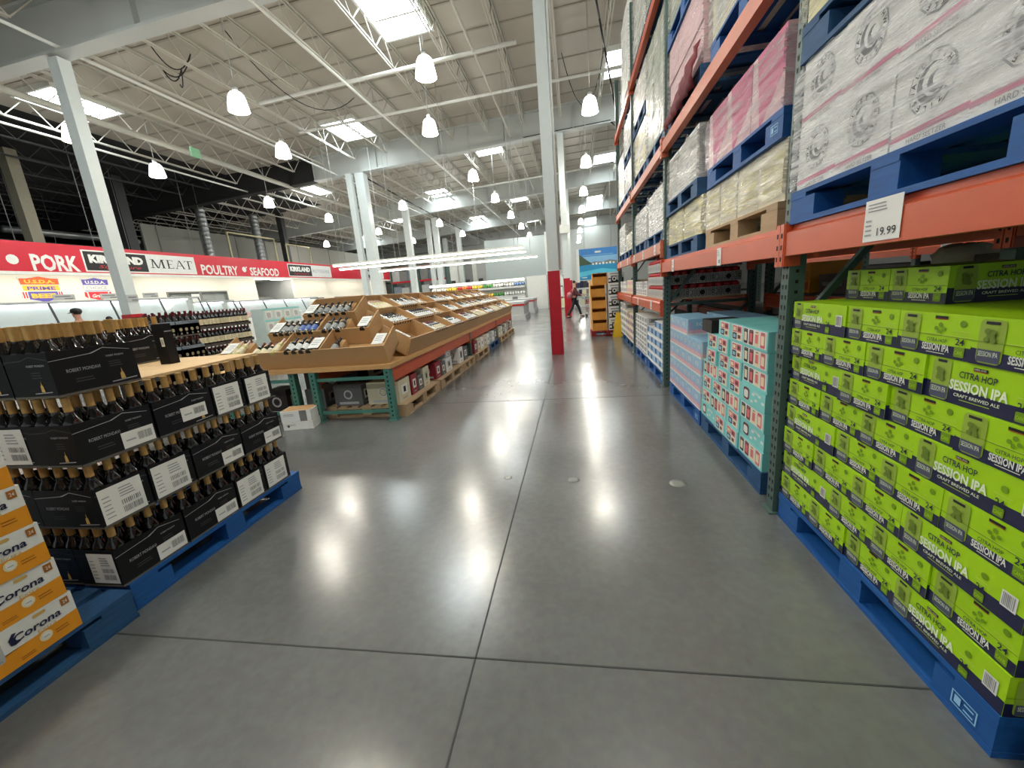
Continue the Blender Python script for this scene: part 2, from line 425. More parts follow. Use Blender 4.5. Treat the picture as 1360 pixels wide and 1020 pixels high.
# columns
def column(x, y, s, z1, red, where, sleeve=True):
    mb = MB(); a = s/2
    z0 = red if sleeve else 0
    mb.box(x-a, x+a, y-a, y+a, 0, z1, colpaint)
    o = mb.build('steel_column')
    T(o, ('white steel roof column with red base guard ' if sleeve else 'white steel roof column ') + where, 'column')
    p = MB(); p.box(x-a*.9, x+a*.9, y-a*.9, y+a*.9, z1-.03, z1-.003, colpaint)
    if sleeve:
        q = MB(); b = a+.014
        q.box(x-b, x+b, y-b, y+b, 0.002, red, redcol); q.box(x-b-.006, x+b+.006, y-b-.006, y+b+.006, .0, red*.29, redcol)
        q.build('base_guard', o)
    return o
column(-.4, 8.27, .2, 7.24, 1.63, 'standing in the aisle past the wine table')
c2 = column(-.34, 18.25, .24, 7.24, 1.62, 'behind the walking shopper')
column(-10.33, 8.27, .25, 6.72, 1.5, 'beside the meat sign')
b = MB(); b.box(-10.2, -10.195, 8.14, 8.4, 1.78, 1.94, lightgrey); f = Face((-10.195, 8.14, 1.78), (0, 1, 0), (1, 0, 0), .26, .16); f.rect(b, .15, .85, .55, .75, midgrey); f.rect(b, .4, .9, .15, .35, midgrey); T(b.build('price_card'), 'grey price card taped on the column beside the meat sign', 'price card')
column(-9.05, 18.3, .40, 6.8, 0, 'thickest, before the lit tube lamps', False)
column(-9.5, 18.1, .24, 6.78, 0, 'beside the thickest column', False)
column(-9.65, 24.4, .34, 6.78, 0, 'second beyond the wine table', False)
column(-9.75, 30.0, .36, 6.75, 0, 'third beyond the wine table', False)
column(-10.4, 30.3, .3, 6.72, 0, 'just left of the third column', False)
column(-9.5, 35.1, .36, 6.76, 0, 'fourth beyond the wine table', False)
column(-12.2, 40, .4, 6.62, 0, 'farthest, near the white partitions', False)
column(-.3, 28.3, .24, 7.24, 1.62, 'farther down the aisle behind the shopper')
b = MB(); b.box(-.58, -.1, 18.02, 18.12, 3.45, 3.78, white); T(b.build('junction_box'), 'white electrical box on the column behind the shopper', 'junction box')
pp = MB(); pp.tube((-.27, 8.3, 1.65), (-.27, 8.3, 7.3), .022, white); T(pp.build('conduit'), 'thin white conduit running up the aisle column', 'conduit')
# pipes along the roof
def pipe(pts, r, M, label, cat='pipe', name='roof_pipe', n=8):
    mb = MB()
    for a, b in zip(pts[:-1], pts[1:]): mb.tube(a, b, r, M, n)
    return T(mb.build(name), label, cat)
pipe([(-5.55, -5, 6.8), (-5.55, 45, 6.8)], .03, white, 'thin white sprinkler pipe above the near part of the wine table')
pipe([(-10.1, -5, 6.85), (-10.1, 48, 6.85)], .035, white, 'white pipe along the column line left of the wine table')
pipe([(-12.5, -5, 6.65), (-12.5, 48, 6.65)], .09, mat('pipe_grey', (178, 178, 168), .5), 'thick grey main pipe hung along the dark roof edge')
pipe([(-14.7, -5, 6.7), (-14.7, 20, 6.7)], .035, white, 'white pipe above the meat department')
pipe([(-2.3, -5, 7.35), (-2.3, 45, 7.35)], .035, steel_w, 'pale conduit pipe beside the aisle column')
pipe([(-9.0, 14.2, 7.1), (3.2, 14.2, 7.5)], .045, white, 'white cross pipe under the roof, nearer')
pipe([(-9.0, 24.6, 7.0), (3.2, 24.6, 7.5)], .045, white, 'white cross pipe under the roof, beyond the second girder')
pipe([(-8.6, 11.9, 7.05), (-1.2, 11.9, 7.4)], .05, white, 'white brace pipe beneath the largest skylight')
def cable(pts, r, M, label):
    cu = []
    for (a, b, sag) in pts:
        a = Vector(a); b = Vector(b)
        for i in range(13):
            t = i/12; p = a.lerp(b, t); p.z -= sag*4*t*(1-t)
            cu.append(p)
    return pipe(cu, r, M, label, 'cable', 'power_cable', 5)
cable([((-.2, 5.5, 8.0), (1.3, 12.0, 5.1), .1)], .02, black, 'thick black cable sloping down towards the racks')
cable([((-8.95, 18.51, 6.68), (-9.25, 45, 6.7), .15)], .035, black, 'black cable line along the top of the columns')
cable([((-1.8, 18.2, 7.255), (1.6, 18.2, 7.425), 0), ((1.6, 18.16, 7.425), (2.9, 18.2, 7.5), .4)], .03, black, 'black cable lying on the girder ledge')
cable([((-.1, 14.5, 8.225), (1.2, 14.8, 8.29), 1.5)], .012, black, 'thin looped cable beside the aisle column top')
cable([((-7.9, 10.2, 7.835), (-6.9, 14.3, 7.885), .9)], .012, black, 'thin looped cable near the second skylight')
cable([((-9.6, 9.7, 7.745), (-9.3, 10.6, 7.76), .5), ((-9.3, 10.6, 7.76), (-9.8, 10.2, 7.3), .3), ((-9.8, 10.2, 7.3), (-9.2, 10.1, 7.2), .25), ((-9.2, 10.1, 7.2), (-9.7, 10.5, 7.1), .2)], .014, black, 'tangled black cable hanging under the roof beside the thin white pipe')
# exit sign on pipe
mb = MB(); mb.box(-12.412, -12.36, 13.2, 13.55, 6.52, 6.8, mat('green_plate', (150, 210, 170), .5)); T(mb.build('pipe_marker'), 'small pale green marker plate on the thick grey pipe', 'marker')

# high-bay lamps
shade_m = emis('prismatic_shade', (255, 250, 236), SHADE_E)
def lamp_proto():
    e = empty('high_bay_lamp')
    s = MB(); s.lathe([(.07, 0), (.12, -.02), (.155, -.07), (.18, -.16), (.20, -.28), (.215, -.37), (.21, -.375)], shade_m, 16, caps=False); s.build('shade', e)
    b = MB(); b.lathe([(.03, .1), (.055, .09), (.06, 0), (.05, -.01)], lightgrey, 10); b.build('ballast', e)
    return e
lp = None
LD = bpy.data.lights.new('high_bay_light', 'POINT'); LD.energy = LAMP_W; LD.shadow_soft_size = .16; LD.color = (1.0, .96, .88)
lamps = [(-2.77, 9.07, 6.0, 'nearest over the wine table'), (-3.7, 11.9, 6.0, 'second out along the wine table'), (-7.1, 9.1, 6.0, 'beside the thick wooden-toned joist bay, near left'), (-8.2, 11.95, 6.0, 'near the second skylight'),
         (-11.65, 9.16, 6.0, 'beside the column at the meat sign'), (-12.6, 12.0, 6.0, 'over the red meat sign'), (-3.75, 17.0, 6.0, 'just before the second girder'), (-3.7, 21.3, 6.0, 'just past the second girder'),
         (.58, 12.07, 6.0, 'nearest beside the tall racks'), (.61, 17.1, 6.0, 'second beside the tall racks'), (.62, 22.2, 6.0, 'third beside the tall racks'), (.62, 27.3, 6.0, 'fourth beside the tall racks'), (.62, 32.4, 6.0, 'fifth beside the tall racks'), (.62, 37.5, 6.0, 'sixth beside the tall racks'),
         (-12.77, 17.0, 6.0, 'first past the dark girder end'), (-12.7, 21.3, 6.0, 'second past the dark girder end'), (-3.7, 26.4, 6.0, 'third girder bay, above the produce row'), (-3.7, 31.5, 6.0, 'far above the produce row'), (-3.7, 37, 6.0, 'near the far partition'),
         (-8.2, 20.5, 6.0, 'between the thick column and the aisle'), (-8.3, 26.5, 6.0, 'beside the second far column'), (-8.3, 32, 6.0, 'beside the third far column'), (-17.5, 28.5, 5.8, 'deep left above the loft panels'), (-17.5, 36, 5.8, 'deepest left above the loft panels'), (.6, 42.6, 6.0, 'seventh beside the tall racks'), (.6, 46.5, 6.0, 'farthest beside the tall racks'), (-3.7, 44, 6.0, 'beyond the far partition'), (-9, 44, 6.0, 'beyond the white partition'), (4.1, 2.0, 6.0, 'over the next aisle, nearest'), (4.1, 7.0, 6.0, 'over the next aisle, middle'), (4.1, 12.5, 6.0, 'over the next aisle, far'), (5, 30, 6.0, 'beyond the end of the racks, right'), (5, 40, 6.0, 'deep right near the back wall'), (-12.7, 27, 6.0, 'third past the dark girder end'), (-12.7, 33, 6.0, 'fourth past the dark girder end'),
         (-3.2, 3.6, 6.0, 'overhead behind the viewer'), (.4, 3.2, 6.0, 'overhead beside the nearest racks'), (-7.4, 3.6, 6.0, 'overhead left behind the wine stack'), (-3.2, -1.8, 6.0, 'far behind the viewer'), (.4, -1.8, 6.0, 'behind the viewer beside the racks'), (-7.6, -1.8, 6.0, 'behind the viewer to the left')]
for x, y, z, w in lamps:
    if lp is None: lp = lamp_proto(); lparts = list(lp.children); o = lp; o.location = (x, y, z)
    else:
        o = empty('high_bay_lamp', (x, y, z))
        for ch in lparts: c = ch.copy(); C.objects.link(c); c.parent = o
    T(o, 'glowing bell-shaped ceiling lamp ' + w, 'lamp')
    h = MB(); h.tube((0, 0, .1), (0, 0, roofz(x)-z+.005), .008, lightgrey, 6); h.build('hanger', o)
    li = bpy.data.objects.new('high_bay_light', LD); C.objects.link(li); li.location = (0, 0, -.42); li.parent = o
# ------------------------------------------------------------------ pallets
PAL = {}
def pallet(x0, y0, label, M=blue, z=0, L=1.219, D=1.016, group=None, rot=0, detail=True):
    """block pallet: D along x from x0, L along y from y0, .142 high; its deck boards run along y"""
    k = (M.name, L, D, detail)
    if k not in PAL:
        if detail: root = empty('shipping_pallet')
        d = MB()
        n = 7
        for i in range(n):
            w = .125 if i in (0, 3, n-1) else .085
            c = D*(i+.5)/n; c = w/2 if i == 0 else (D-w/2 if i == n-1 else c)
            d.box(c-w/2, c+w/2, 0, L, .124, .142, M)
        for y in (0, (L-.13)/2, L-.13): d.box(0, D, y, y+.13, .106, .124, M)
        if detail: d.build('top_deck', root)
        bl = []
        for x in (0, (D-.12)/2, D-.12):
            for y in (0, (L-.14)/2, L-.14):
                w = .20 if y in (0, L-.14) else .14
                yy = y if y < L-.15 else L-w
                b = MB() if detail else d
                b.box(x+.002, x+.118, yy+.002, yy+w-.002, .02, .106, M)
                if detail: b.build('block', root)
        f = MB() if detail else d
        for x in (0, (D-.12)/2, D-.12): f.box(x, x+.12, 0, L, 0, .02, M)
        for y in (0, L-.12): f.box(0.121, D-.121, y, y+.12, 0.0, .0185, M)
        if detail: f.build('bottom_deck', root)
        else: root = d.build('shipping_pallet')
        PAL[k] = root; o = root
    else: o = dup(PAL[k])
    o.location = (x0, y0, z); o.rotation_euler = (0, 0, rot)
    return T(o, label, 'pallet', group)

# ------------------------------------------------------------------ the steel rack on the right
XR = 1.063
UY = [(-.66, 'behind the viewer end of the lime cases'), (2.265, 'between the lime and the teal cases'), (5.20, 'past the pink and blue cases'), (7.86, 'past the blue and white cases'), (10.42, 'at the far end of the rack')]
def upright(y, H, where, depth=1.02, x=1.046):
    e = empty('rack_upright', (x, y, 0))
    def post(px, sgn):
        p = MB()
        p.box(px, px+.075, 0, .075, .008, H, green_up)
        z = .08
        while z < H-.05:
            if z < 4.0:
                for c in (.019, .052):
                    p.prism([(c-.006, -.011), (c+.006, -.011), (c+.009, .011), (c-.009, .011)], (px-.0006 if sgn < 0 else px+.0756, 0, z), (0, 1, 0), (0, 0, 1), (.0004*sgn, 0, 0), hole)
                p.prism([(.03, -.008), (.045, -.008), (.045, .008), (.03, .008)], (px, -.0006, z+.025), (1, 0, 0), (0, 0, 1), (0, -.0004, 0), hole)
            z += .0508
        p.build('post', e)
        f = MB(); f.box(px-.025, px+.10, -.02, .095, 0, .008, green_up); f.build('foot_plate', e)
    post(0, -1); post(depth-.075, 1)
    b = MB(); zs = [.15, 1.0, 2.2, 3.4, 4.6, 5.8]
    for i, z in enumerate(zs):
        if z > H: break
        b.box(.076, depth-.076, .022, .053, z, z+.035, green_up)
        if i+1 < len(zs) and zs[i+1] < H: b.bar((.078, .0375, z+.05), (depth-.078, .0375, zs[i+1]-.03), .03, .03, green_up)
    b.build('bracing', e)
    return T(e, 'perforated dark green rack upright ' + where, 'rack upright')
for y, w in UY: upright(y, 5.6, w)
LV = (1.40, 2.69, 4.36)
BAYN = ['above the lime cases', 'above the teal and pink cases', 'above the blue and white cases', 'in the farthest rack bay']
def beam(y0, y1, z, M, label, x=1.046, h=.14):
    e = empty('rack_beam', (x, (y0+y1)/2, z)); L = (y1-y0)/2
    b = MB()
    prof = [(-.028, 0), (.034, 0), (.034, h), (-.001, h), (-.001, h-.022), (-.028, h-.034)]
    b.prism(prof, (0, -L+.009, 0), (1, 0, 0), (0, 0, 1), (0, 2*L-.018, 0), M)
    b.build('channel', e)
    for s in (-1, 1):
        p = MB(); a, c = (s*L-.008, s*L) if s > 0 else (s*L, s*L+.008)
        p.box(-.032, .042, a, c, -.05, h+.01, M)
        q = s*(L) ; lo, hi = (q, q+.036) if s > 0 else (q-.036, q)
        p.box(-.036, -.0015, lo, hi, -.05, h+.01, M)
        for zz in (-.025, .03, .085): p.box(-.0372, -.036, (lo+hi)/2-.006, (lo+hi)/2+.006, zz, zz+.022, hole)
        p.build('end_connector', e)
    return T(e, label, 'rack beam')
bays = [(-.583, 2.264), (2.341, 5.199), (5.276, 7.859), (7.936, 10.419)]
for i, (a, b) in enumerate(bays):
    for j, z in enumerate(LV):
        if j == 0 and i > 1: z = 1.62
        M = orange if (j != 1 and i < 2) or j == 2 else orange_dk
        beam(a, b, z, M, ['faded orange lower', 'faded orange middle', 'faded orange top'][j] + ' front rack beam ' + BAYN[i])
        beam(a, b, z, orange, ['lower', 'middle', 'top'][j] + ' orange rear rack beam ' + BAYN[i], x=1.996)
for i in (2, 3):
    beam(bays[i][0], bays[i][1], .925, orange, 'bright orange low front shelf beam ' + ['', '', 'above the blue and white cases', 'in the farthest rack bay'][i])
    beam(bays[i][0], bays[i][1], .925, orange, 'orange low rear shelf beam ' + ['', '', 'above the blue and white cases', 'in the farthest rack bay'][i], x=1.996)
    d = MB(); d.box(1.085, 1.955, bays[i][0]+.02, bays[i][1]-.02, 1.0655, 1.0775, ply); T(d.build('shelf_deck'), 'plywood shelf deck on the low beams ' + ['', '', 'above the blue and white cases', 'in the farthest rack bay'][i], 'shelf')
for i, (a, b) in enumerate(bays):
    for j, z in enumerate(LV):
        if j == 0 and i > 1: z = 1.62
        for k, y in enumerate((a+.35, (a+b)/2, b-.35)):
            d = MB(); d.box(1.082, 1.966, y-.03, y+.03, z+.112, z+.138, galv)
            T(d.build('pallet_support'), 'galvanised cross bar on the ' + ['lower', 'middle', 'top'][j] + ' beams ' + BAYN[i], 'support bar', 'cross bars ' + BAYN[i] + ', ' + ['lower', 'middle', 'top'][j] + ' level')
# price cards on the beam
def card(y, z, w, h, label, big=None, x=None, parent=None):
    x = 1.046-.028-.0022 if x is None else x
    mb = MB(); mb.box(x-.0012, x, y-w/2, y+w/2, z, z+h, paper)
    fc = Face((x-.0012, y+w/2, z), (0, -1, 0), (-1, 0, 0), w, h)
    if big:
        fc.text(mb, big, .66, .12, .2, ink, w=.5); lines(fc, mb, .1, .8, .72, .95, ink2, 3); lines(fc, mb, .06, .32, .14, .6, ink2, 4)
    else:
        lines(fc, mb, .12, .85, .55, .92, ink2, 4); fc.rect(mb, .4, .88, .14, .34, ink2, 2)
    return T(mb.build('price_card'), label, 'price card')
card(1.61, 1.41, .17, .135, 'white price card reading 19.99 on the orange beam over the lime cases', '19.99')
card(3.20, 1.395, .085, .12, 'small white price card on the orange beam over the teal cases')
card(4.62, 1.395, .085, .12, 'small white price card on the orange beam over the pink and blue cases')
for y, w in ((5.62, 'nearest the post'), (6.55, 'middle one'), (7.5, 'farthest from the viewer')):
    card(y, 1.625, .1, .12, 'white price card on the faded beam above the soda cases, ' + w)
for y, w in ((5.9, 'nearer'), (7.1, 'farther')): card(y, .93, .1, .12, 'white price card on the bright orange low shelf beam, ' + w)
for y, w in ((8.4, 'nearer'), (9.6, 'farther')): card(y, 1.625, .1, .12, 'white price card on the beam of the farthest rack bay, ' + w)
# second rack row behind, seen through the gaps
BW = ['behind the lime cases', 'behind the teal cases', 'behind the blue and white cases', 'behind the last bay']
for y, w in ((-.66, 'behind the viewer end'), (2.265, 'behind the gap past the lime cases'), (5.2, 'behind the pink and blue cases'), (7.86, 'behind the grey cases'), (10.42, 'at its far end')):
    upright(y, 5.6, 'of the back row ' + w, x=2.18)
for i, (a, b) in enumerate(bays):
    for j, z in enumerate((.92 if i < 2 else .65, 1.72)):
        beam(a, b, z, orange, ['lower', 'upper'][j] + ' orange beam of the back rack row ' + BW[i], x=2.20)
        beam(a, b, z, orange, ['lower', 'upper'][j] + ' far side orange beam of the back rack row ' + BW[i], x=3.12)
        zt = z+.142
        d = MB(); d.box(2.24, 3.08, a+.02, b-.02, zt, zt+.012, darkgrey); T(d.build('shelf_deck'), ['lower', 'upper'][j] + ' dark shelf deck of the back rack row ' + BW[i], 'shelf')
dimc = mat('dim_carton', (84, 76, 70), .8); blockm = mat('light_blocker', (44, 42, 42), .8)
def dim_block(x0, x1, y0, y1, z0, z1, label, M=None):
    M = M or blockm
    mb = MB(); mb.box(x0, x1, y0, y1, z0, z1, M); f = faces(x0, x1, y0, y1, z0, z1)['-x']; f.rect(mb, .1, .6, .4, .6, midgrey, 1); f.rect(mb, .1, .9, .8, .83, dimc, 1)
    return T(mb.build('carton'), label, 'carton')  # builds the dim back-shelf cartons and the added light-blocking boxes
for i, (a, b) in enumerate(bays):
    n = 2; w = (b-a-.3)/n
    for k in range(n):
        y0 = a+.15+w*k
        dim_block(2.3, 3.1, y0+.02, y0+w-.02, 0, .86 if i < 2 else .6, f'dark carton on the back row floor {BW[i]}, {ORD[k]} along')  # added boxes, low and high, that block light behind the rack
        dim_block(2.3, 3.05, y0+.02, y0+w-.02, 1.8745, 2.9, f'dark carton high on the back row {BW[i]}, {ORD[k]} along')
# the rack of the next aisle, only its orange beam shows
for k, (a, b) in enumerate(((1.2, 4.1), (4.2, 7.1), (7.2, 10.2))):
    beam(a, b, 1.36, orange, f'orange beam of the next aisle rack, {ORD[k]} span', x=5.0, h=.13)
    for kk, y in enumerate((a+.1, (a+b)/2+.05)):
        dim_block(5.1, 6.0, y, y+(b-a)/2-.15, 0, 1.25, f'dark low carton in the next aisle rack, {ORD[k]} span, {ORD[kk]} along')  # added boxes that keep light from passing through the next aisle
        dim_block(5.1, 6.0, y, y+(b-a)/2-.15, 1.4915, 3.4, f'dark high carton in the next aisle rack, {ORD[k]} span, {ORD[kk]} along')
    d = MB(); d.box(5.06, 6.05, a+.01, b-.01, 1.4905-.012+.0, 1.4905+.0005, darkgrey); T(d.build('shelf_deck'), f'dark shelf deck of the next aisle rack, {ORD[k]} span', 'shelf')
    for yy, w in ((a-.085, 'near'),):
        p = MB(); p.box(4.99, 5.06, yy, yy+.075, 0, 3.6, green_up); p.box(5.98, 6.06, yy, yy+.075, 0, 3.6, green_up); p.box(5.06, 5.98, yy+.02, yy+.05, 1.0, 1.04, green_up); T(p.build('rack_upright'), f'dark upright of the next aisle rack before its {ORD[k]} span', 'rack upright')
for y, w in ((5.6, 'nearest'), (6.6, 'second'), (8.3, 'third')): card(y, 1.375, .16, .11, 'white tag on the orange beam of the next aisle rack, ' + w, x=5.0-.028-.0022)
mb = MB(); mb.box(2.3, 2.75, 4.56, 4.80, 1.075, 1.37, mat('amber_box', (214, 150, 40), .6))
fc = faces(2.3, 2.75, 4.56, 4.80, 1.075, 1.37)['-x']; fc.rect(mb, .1, .9, .1, .35, orange, 1)
T(mb.build('carton'), 'yellow orange carton on the back shelf glimpsed past the green upright', 'carton')
mb = MB(); mb.box(2.3, 2.7, 4.82, 5.16, 1.075, 1.36, w_carton); fc = faces(2.3, 2.7, 4.82, 5.16, 1.075, 1.36)['-x']
for i in range(3):
    for j in range(2): fc.rect(mb, .1+.3*i, .3+.3*i, .1+.45*j, .32+.45*j, navy, 1)
T(mb.build('carton'), 'white carton with dark squares on the back shelf beside the yellow one', 'carton')
# a pale sack on dim cartons on the back shelf over the lime cases
def sack():
    mb = MB(); n = 16; rings = 7; rnd = random.Random(4); vs = []
    for k in range(rings):
        t = k/(rings-1); z = .12*math.sin(t*math.pi/2); sc = math.cos(t*math.pi/2)**.6 if t < 1 else .05
        for i in range(n):
            a = 2*math.pi*i/n; rr = 1+.10*rnd.uniform(-1, 1)
            vs.append((.14*sc*rr*math.cos(a), .19*sc*rr*math.sin(a) + .03*t, z*(1+.08*rnd.uniform(-1, 1))))
    fs = [(k*n+i, k*n+(i+1) % n, (k+1)*n+(i+1) % n, (k+1)*n+i) for k in range(rings-1) for i in range(n)] + [tuple(range(n-1, -1, -1)), tuple(range((rings-1)*n, rings*n))]
    mb.add(vs, fs, mat('sack_cloth', (204, 202, 176), .8, bump=.4), True)
    mb.add([(-.02, .17, .02), (.04, .2, .0), (.03, .28, .03), (-.05, .26, .06)], [(0, 1, 2, 3)], MATS['sack_cloth'])
    return mb.build('sack', loc=(2.44, 3.08, 1.281))
T(sack(), 'pale lumpy sack lying on dark cartons behind the lime cases', 'sack')
for k, (y0, y1, z1, w) in enumerate(((2.42, 2.85, 1.33, 'nearest, by the dark upright'), (2.87, 3.28, 1.28, 'under the pale sack'), (3.3, 3.8, 1.2, 'beyond the pale sack'), (3.82, 4.4, 1.25, 'before the yellow carton'), (1.2, 1.7, 1.33, 'behind the near end of the lime cases'), (1.72, 2.2, 1.25, 'behind the far end of the lime cases'))):
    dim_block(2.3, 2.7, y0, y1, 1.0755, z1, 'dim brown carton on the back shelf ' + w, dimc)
# ------------------------------------------------------------------ lime cases
def lime_case():
    mb = MB(); S, L, H = .269, .405, .1285
    mb.box(0, S, 0, L, 0, H, lime)
    fs = faces(0, S, 0, L, 0, H)
    for k in ('-x', '+x'):                                   # long sides
        f = fs[k]
        f.rect(mb, 0, 1, 0, .30, navy)
        f.poly(mb, [(0, .30), (1, .30), (1, .36), (.6, .33), (0, .42)], navy)
        f.round(mb, .05, .205, .03, .97, .012, lime_can, 2); f.rect(mb, .055, .2, .06, .36, navy2, 3)
        f.rect(mb, .09, .165, .9, .96, ink, 3); f.disc(mb, .127, .62, .013, lime_hop, 4); f.disc(mb, .11, .73, .008, lime_hop, 5); f.disc(mb, .145, .52, .008, lime_hop, 6); f.disc(mb, .115, .54, .007, lime_hop, 7); f.disc(mb, .145, .71, .007, lime_hop, 8)
        f.text(mb, 'SESSION IPA', .127, .2, .13, limewhite, w=.125, l=4)
        f.rect(mb, .37, .47, .855, .915, black, 2); f.rect(mb, .37, .47, .835, .85, redcol, 2); f.text(mb, 'KIRKLAND', .42, .865, .04, white, w=.085, l=3)
        f.text(mb, 'CITRA HOP', .41, .64, .155, navy, w=.27, bold=.01, l=3)
        f.text(mb, 'SESSION IPA', .42, .345, .235, limewhite, w=.42, bold=.035, l=3)
        f.text(mb, 'CRAFT BREWED ALE', .42, .2, .075, limewhite, w=.33, bold=.01, l=3)
        f.rect(mb, .3, .52, .13, .145, lime_lt, 2)
        f.disc(mb, .73, .66, .010, lime_dk, 2); f.rect(mb, .67, .79, .5, .53, lime_lt, 2); f.rect(mb, .69, .78, .44, .46, lime_lt, 2)
        f.text(mb, '24', .72, .28, .16, navy, w=.06, bold=.01, l=4); f.round(mb, .685, .755, .05, .25, .004, lime_dk, 3); f.text(mb, 'CANS', .72, .1, .08, lime, w=.055, bold=.01, l=4)
        f.rect(mb, .85, .95, .32, .68, paper, 2); bars(f, mb, .86, .94, .36, .65, barcode, 8, 3)
    for k in ('-y', '+y'):                                   # short sides
        f = fs[k]
        f.rect(mb, 0, 1, 0, .27, navy); f.poly(mb, [(0, .27), (1, .27), (1, .29), (.6, .27), (0, .34)], navy)
        f.rect(mb, 0, 1, .485, .5, lime_dk, 3); f.rect(mb, .36, 1, .5, .52, lime_lt, 2)
        f.round(mb, .07, .33, .05, .96, .013, lime_can, 2); f.rect(mb, .085, .315, .08, .34, navy2, 4)
        f.rect(mb, .13, .27, .86, .92, ink, 4); f.disc(mb, .2, .62, .012, lime_hop, 5); f.disc(mb, .165, .72, .008, lime_hop, 6); f.disc(mb, .235, .54, .008, lime_hop, 7); f.disc(mb, .17, .55, .007, lime_hop, 8); f.disc(mb, .235, .71, .007, lime_hop, 9)
        f.text(mb, 'SESSION IPA', .2, .2, .11, limewhite, w=.2, l=5)
        f.rect(mb, .52, .68, .88, .94, black, 2); f.rect(mb, .52, .68, .86, .875, redcol, 2)
        for q_, (a, b, r) in enumerate(((.6, .74, .007), (.55, .65, .006), (.65, .65, .006), (.6, .59, .006))): f.disc(mb, a, b, r, lime_dk, 2+q_)
        f.disc(mb, .87, .8, .010, lime_dk, 2); f.rect(mb, .76, .96, .62, .64, lime_lt, 2); f.rect(mb, .8, .96, .57, .585, lime_lt, 2)
        f.text(mb, 'CITRA HOP', .58, .335, .09, navy, w=.26, l=3)
        f.text(mb, 'SESSION IPA', .575, .13, .17, white, w=.36, bold=.03, l=3); f.rect(mb, .46, .7, .07, .085, limewhite, 2)
        f.text(mb, '24', .865, .33, .15, navy, w=.1, bold=.01, l=3); f.round(mb, .81, .93, .06, .29, .004, lime_dk, 2); f.text(mb, 'CANS', .87, .12, .09, lime, w=.09, bold=.01, l=3)
    return mb.build('beer_case')
lime0 = lime_case(); used0 = False
def place_lime(x, y, z, turned, label):
    """turned: short side to the aisle (long axis along x); x,y = nearest low corner"""
    global used0
    o = dup(lime0) if used0 else lime0
    used0 = True
    if turned: o.location = (x, y+.269, z); o.rotation_euler = (0, 0, -math.pi/2)
    else: o.location = (x, y, z); o.rotation_euler = (0, 0, 0)
    T(o, label, 'beer case', 'lime beer cases stacked on the near pallet')
PX, PY = 1.066, 1.022
pallet(XR, PY, 'blue pallet on the floor under the lime beer cases', blue)
LH = .1295
pl = [o for o in C.objects if o.get('label') == 'blue pallet on the floor under the lime beer cases'][0]
mb = MB(); f = Face((0, .20, .02), (0, -1, 0), (-1, 0, 0), .2, .086); pm2 = mat('stencil_paint', (150, 200, 232), .6)
for a, b, c, d in ((.35, .75, .72, .76), (.35, .75, .22, .26), (.35, .37, .26, .72), (.73, .75, .26, .72), (.4, .5, .34, .64), (.55, .7, .34, .4), (.55, .7, .56, .62)): f.rect(mb, a, b, c, d, pm2, 1)
mb.build('stencil_mark', pl)
for l in range(8):
    z = .1425 + LH*l
    even = l % 2 == 1                                        # second, fourth ... layer: long side at the far end
    y = PY + 1.219
    seq = 'LSSS' if even else 'SSSL'
    for i, c in enumerate(seq):
        w = .405 if c == 'L' else .269
        y -= w + .0015
        jit = random.uniform(-.004, .010)
        place_lime(PX + .004 + jit, y, z, c == 'S', f'lime green beer case, {ORD[l]} layer up, {ORD[i]} from the green upright, {"long" if c == "L" else "short"} side out')
        if c == 'L' and i == 3:                              # the near end of the stack, behind the front case
            for q in range(2): place_lime(PX + .286 + .41*q, y+.136 if False else PY+.004, z, True, f'lime green beer case on the stack near end, {ORD[l]} layer up, {ORD[q]} back from aisle')
        if c == 'S' and i == 3:
            for q in range(2): place_lime(PX + .42 + .275*q, PY+.004, z, False, f'lime green beer case on the stack near end, {ORD[l]} layer up, {ORD[q]} back from aisle')
    if l == 7:
        for q in range(3): place_lime(PX + .42, PY + .43 + .272*q, z, True, f'lime green beer case behind the front row, eighth layer up, {ORD[2-q]} from the upright')
        for q in range(3): place_lime(PX + .83, PY + .43 + .272*q, z, False, f'lime green beer case in the back row, eighth layer up, {ORD[2-q]} from the upright') if q != 1 else None
z = .1425 + LH*8
place_lime(PX+.20, PY+1.219-.269-.05, z, True, 'lime green beer case on the set-back top layer, nearer the green upright')
place_lime(PX+.20, PY+1.219-.269*2-.053, z, True, 'lime green beer case on the set-back top layer, its long side facing the viewer')
# a cut carton of the next pallet showing at the very corner
pallet(XR+.03, -.24, 'pale pallet at the very edge of the floor nearest the viewer', blue2)
mb = MB(); mb.box(1.10, 1.5, .55, .93, .1425, .27, w_carton); fc = faces(1.10, 1.5, .55, .93, .1425, .27)['-x']; fc.rect(mb, 0, 1, 0, .6, iceblue); fc.poly(mb, [(0, .6), (1, .3), (1, .6)], sky_b)
T(mb.build('carton'), 'white and pale blue carton on the nearest pallet by the lime cases', 'carton')

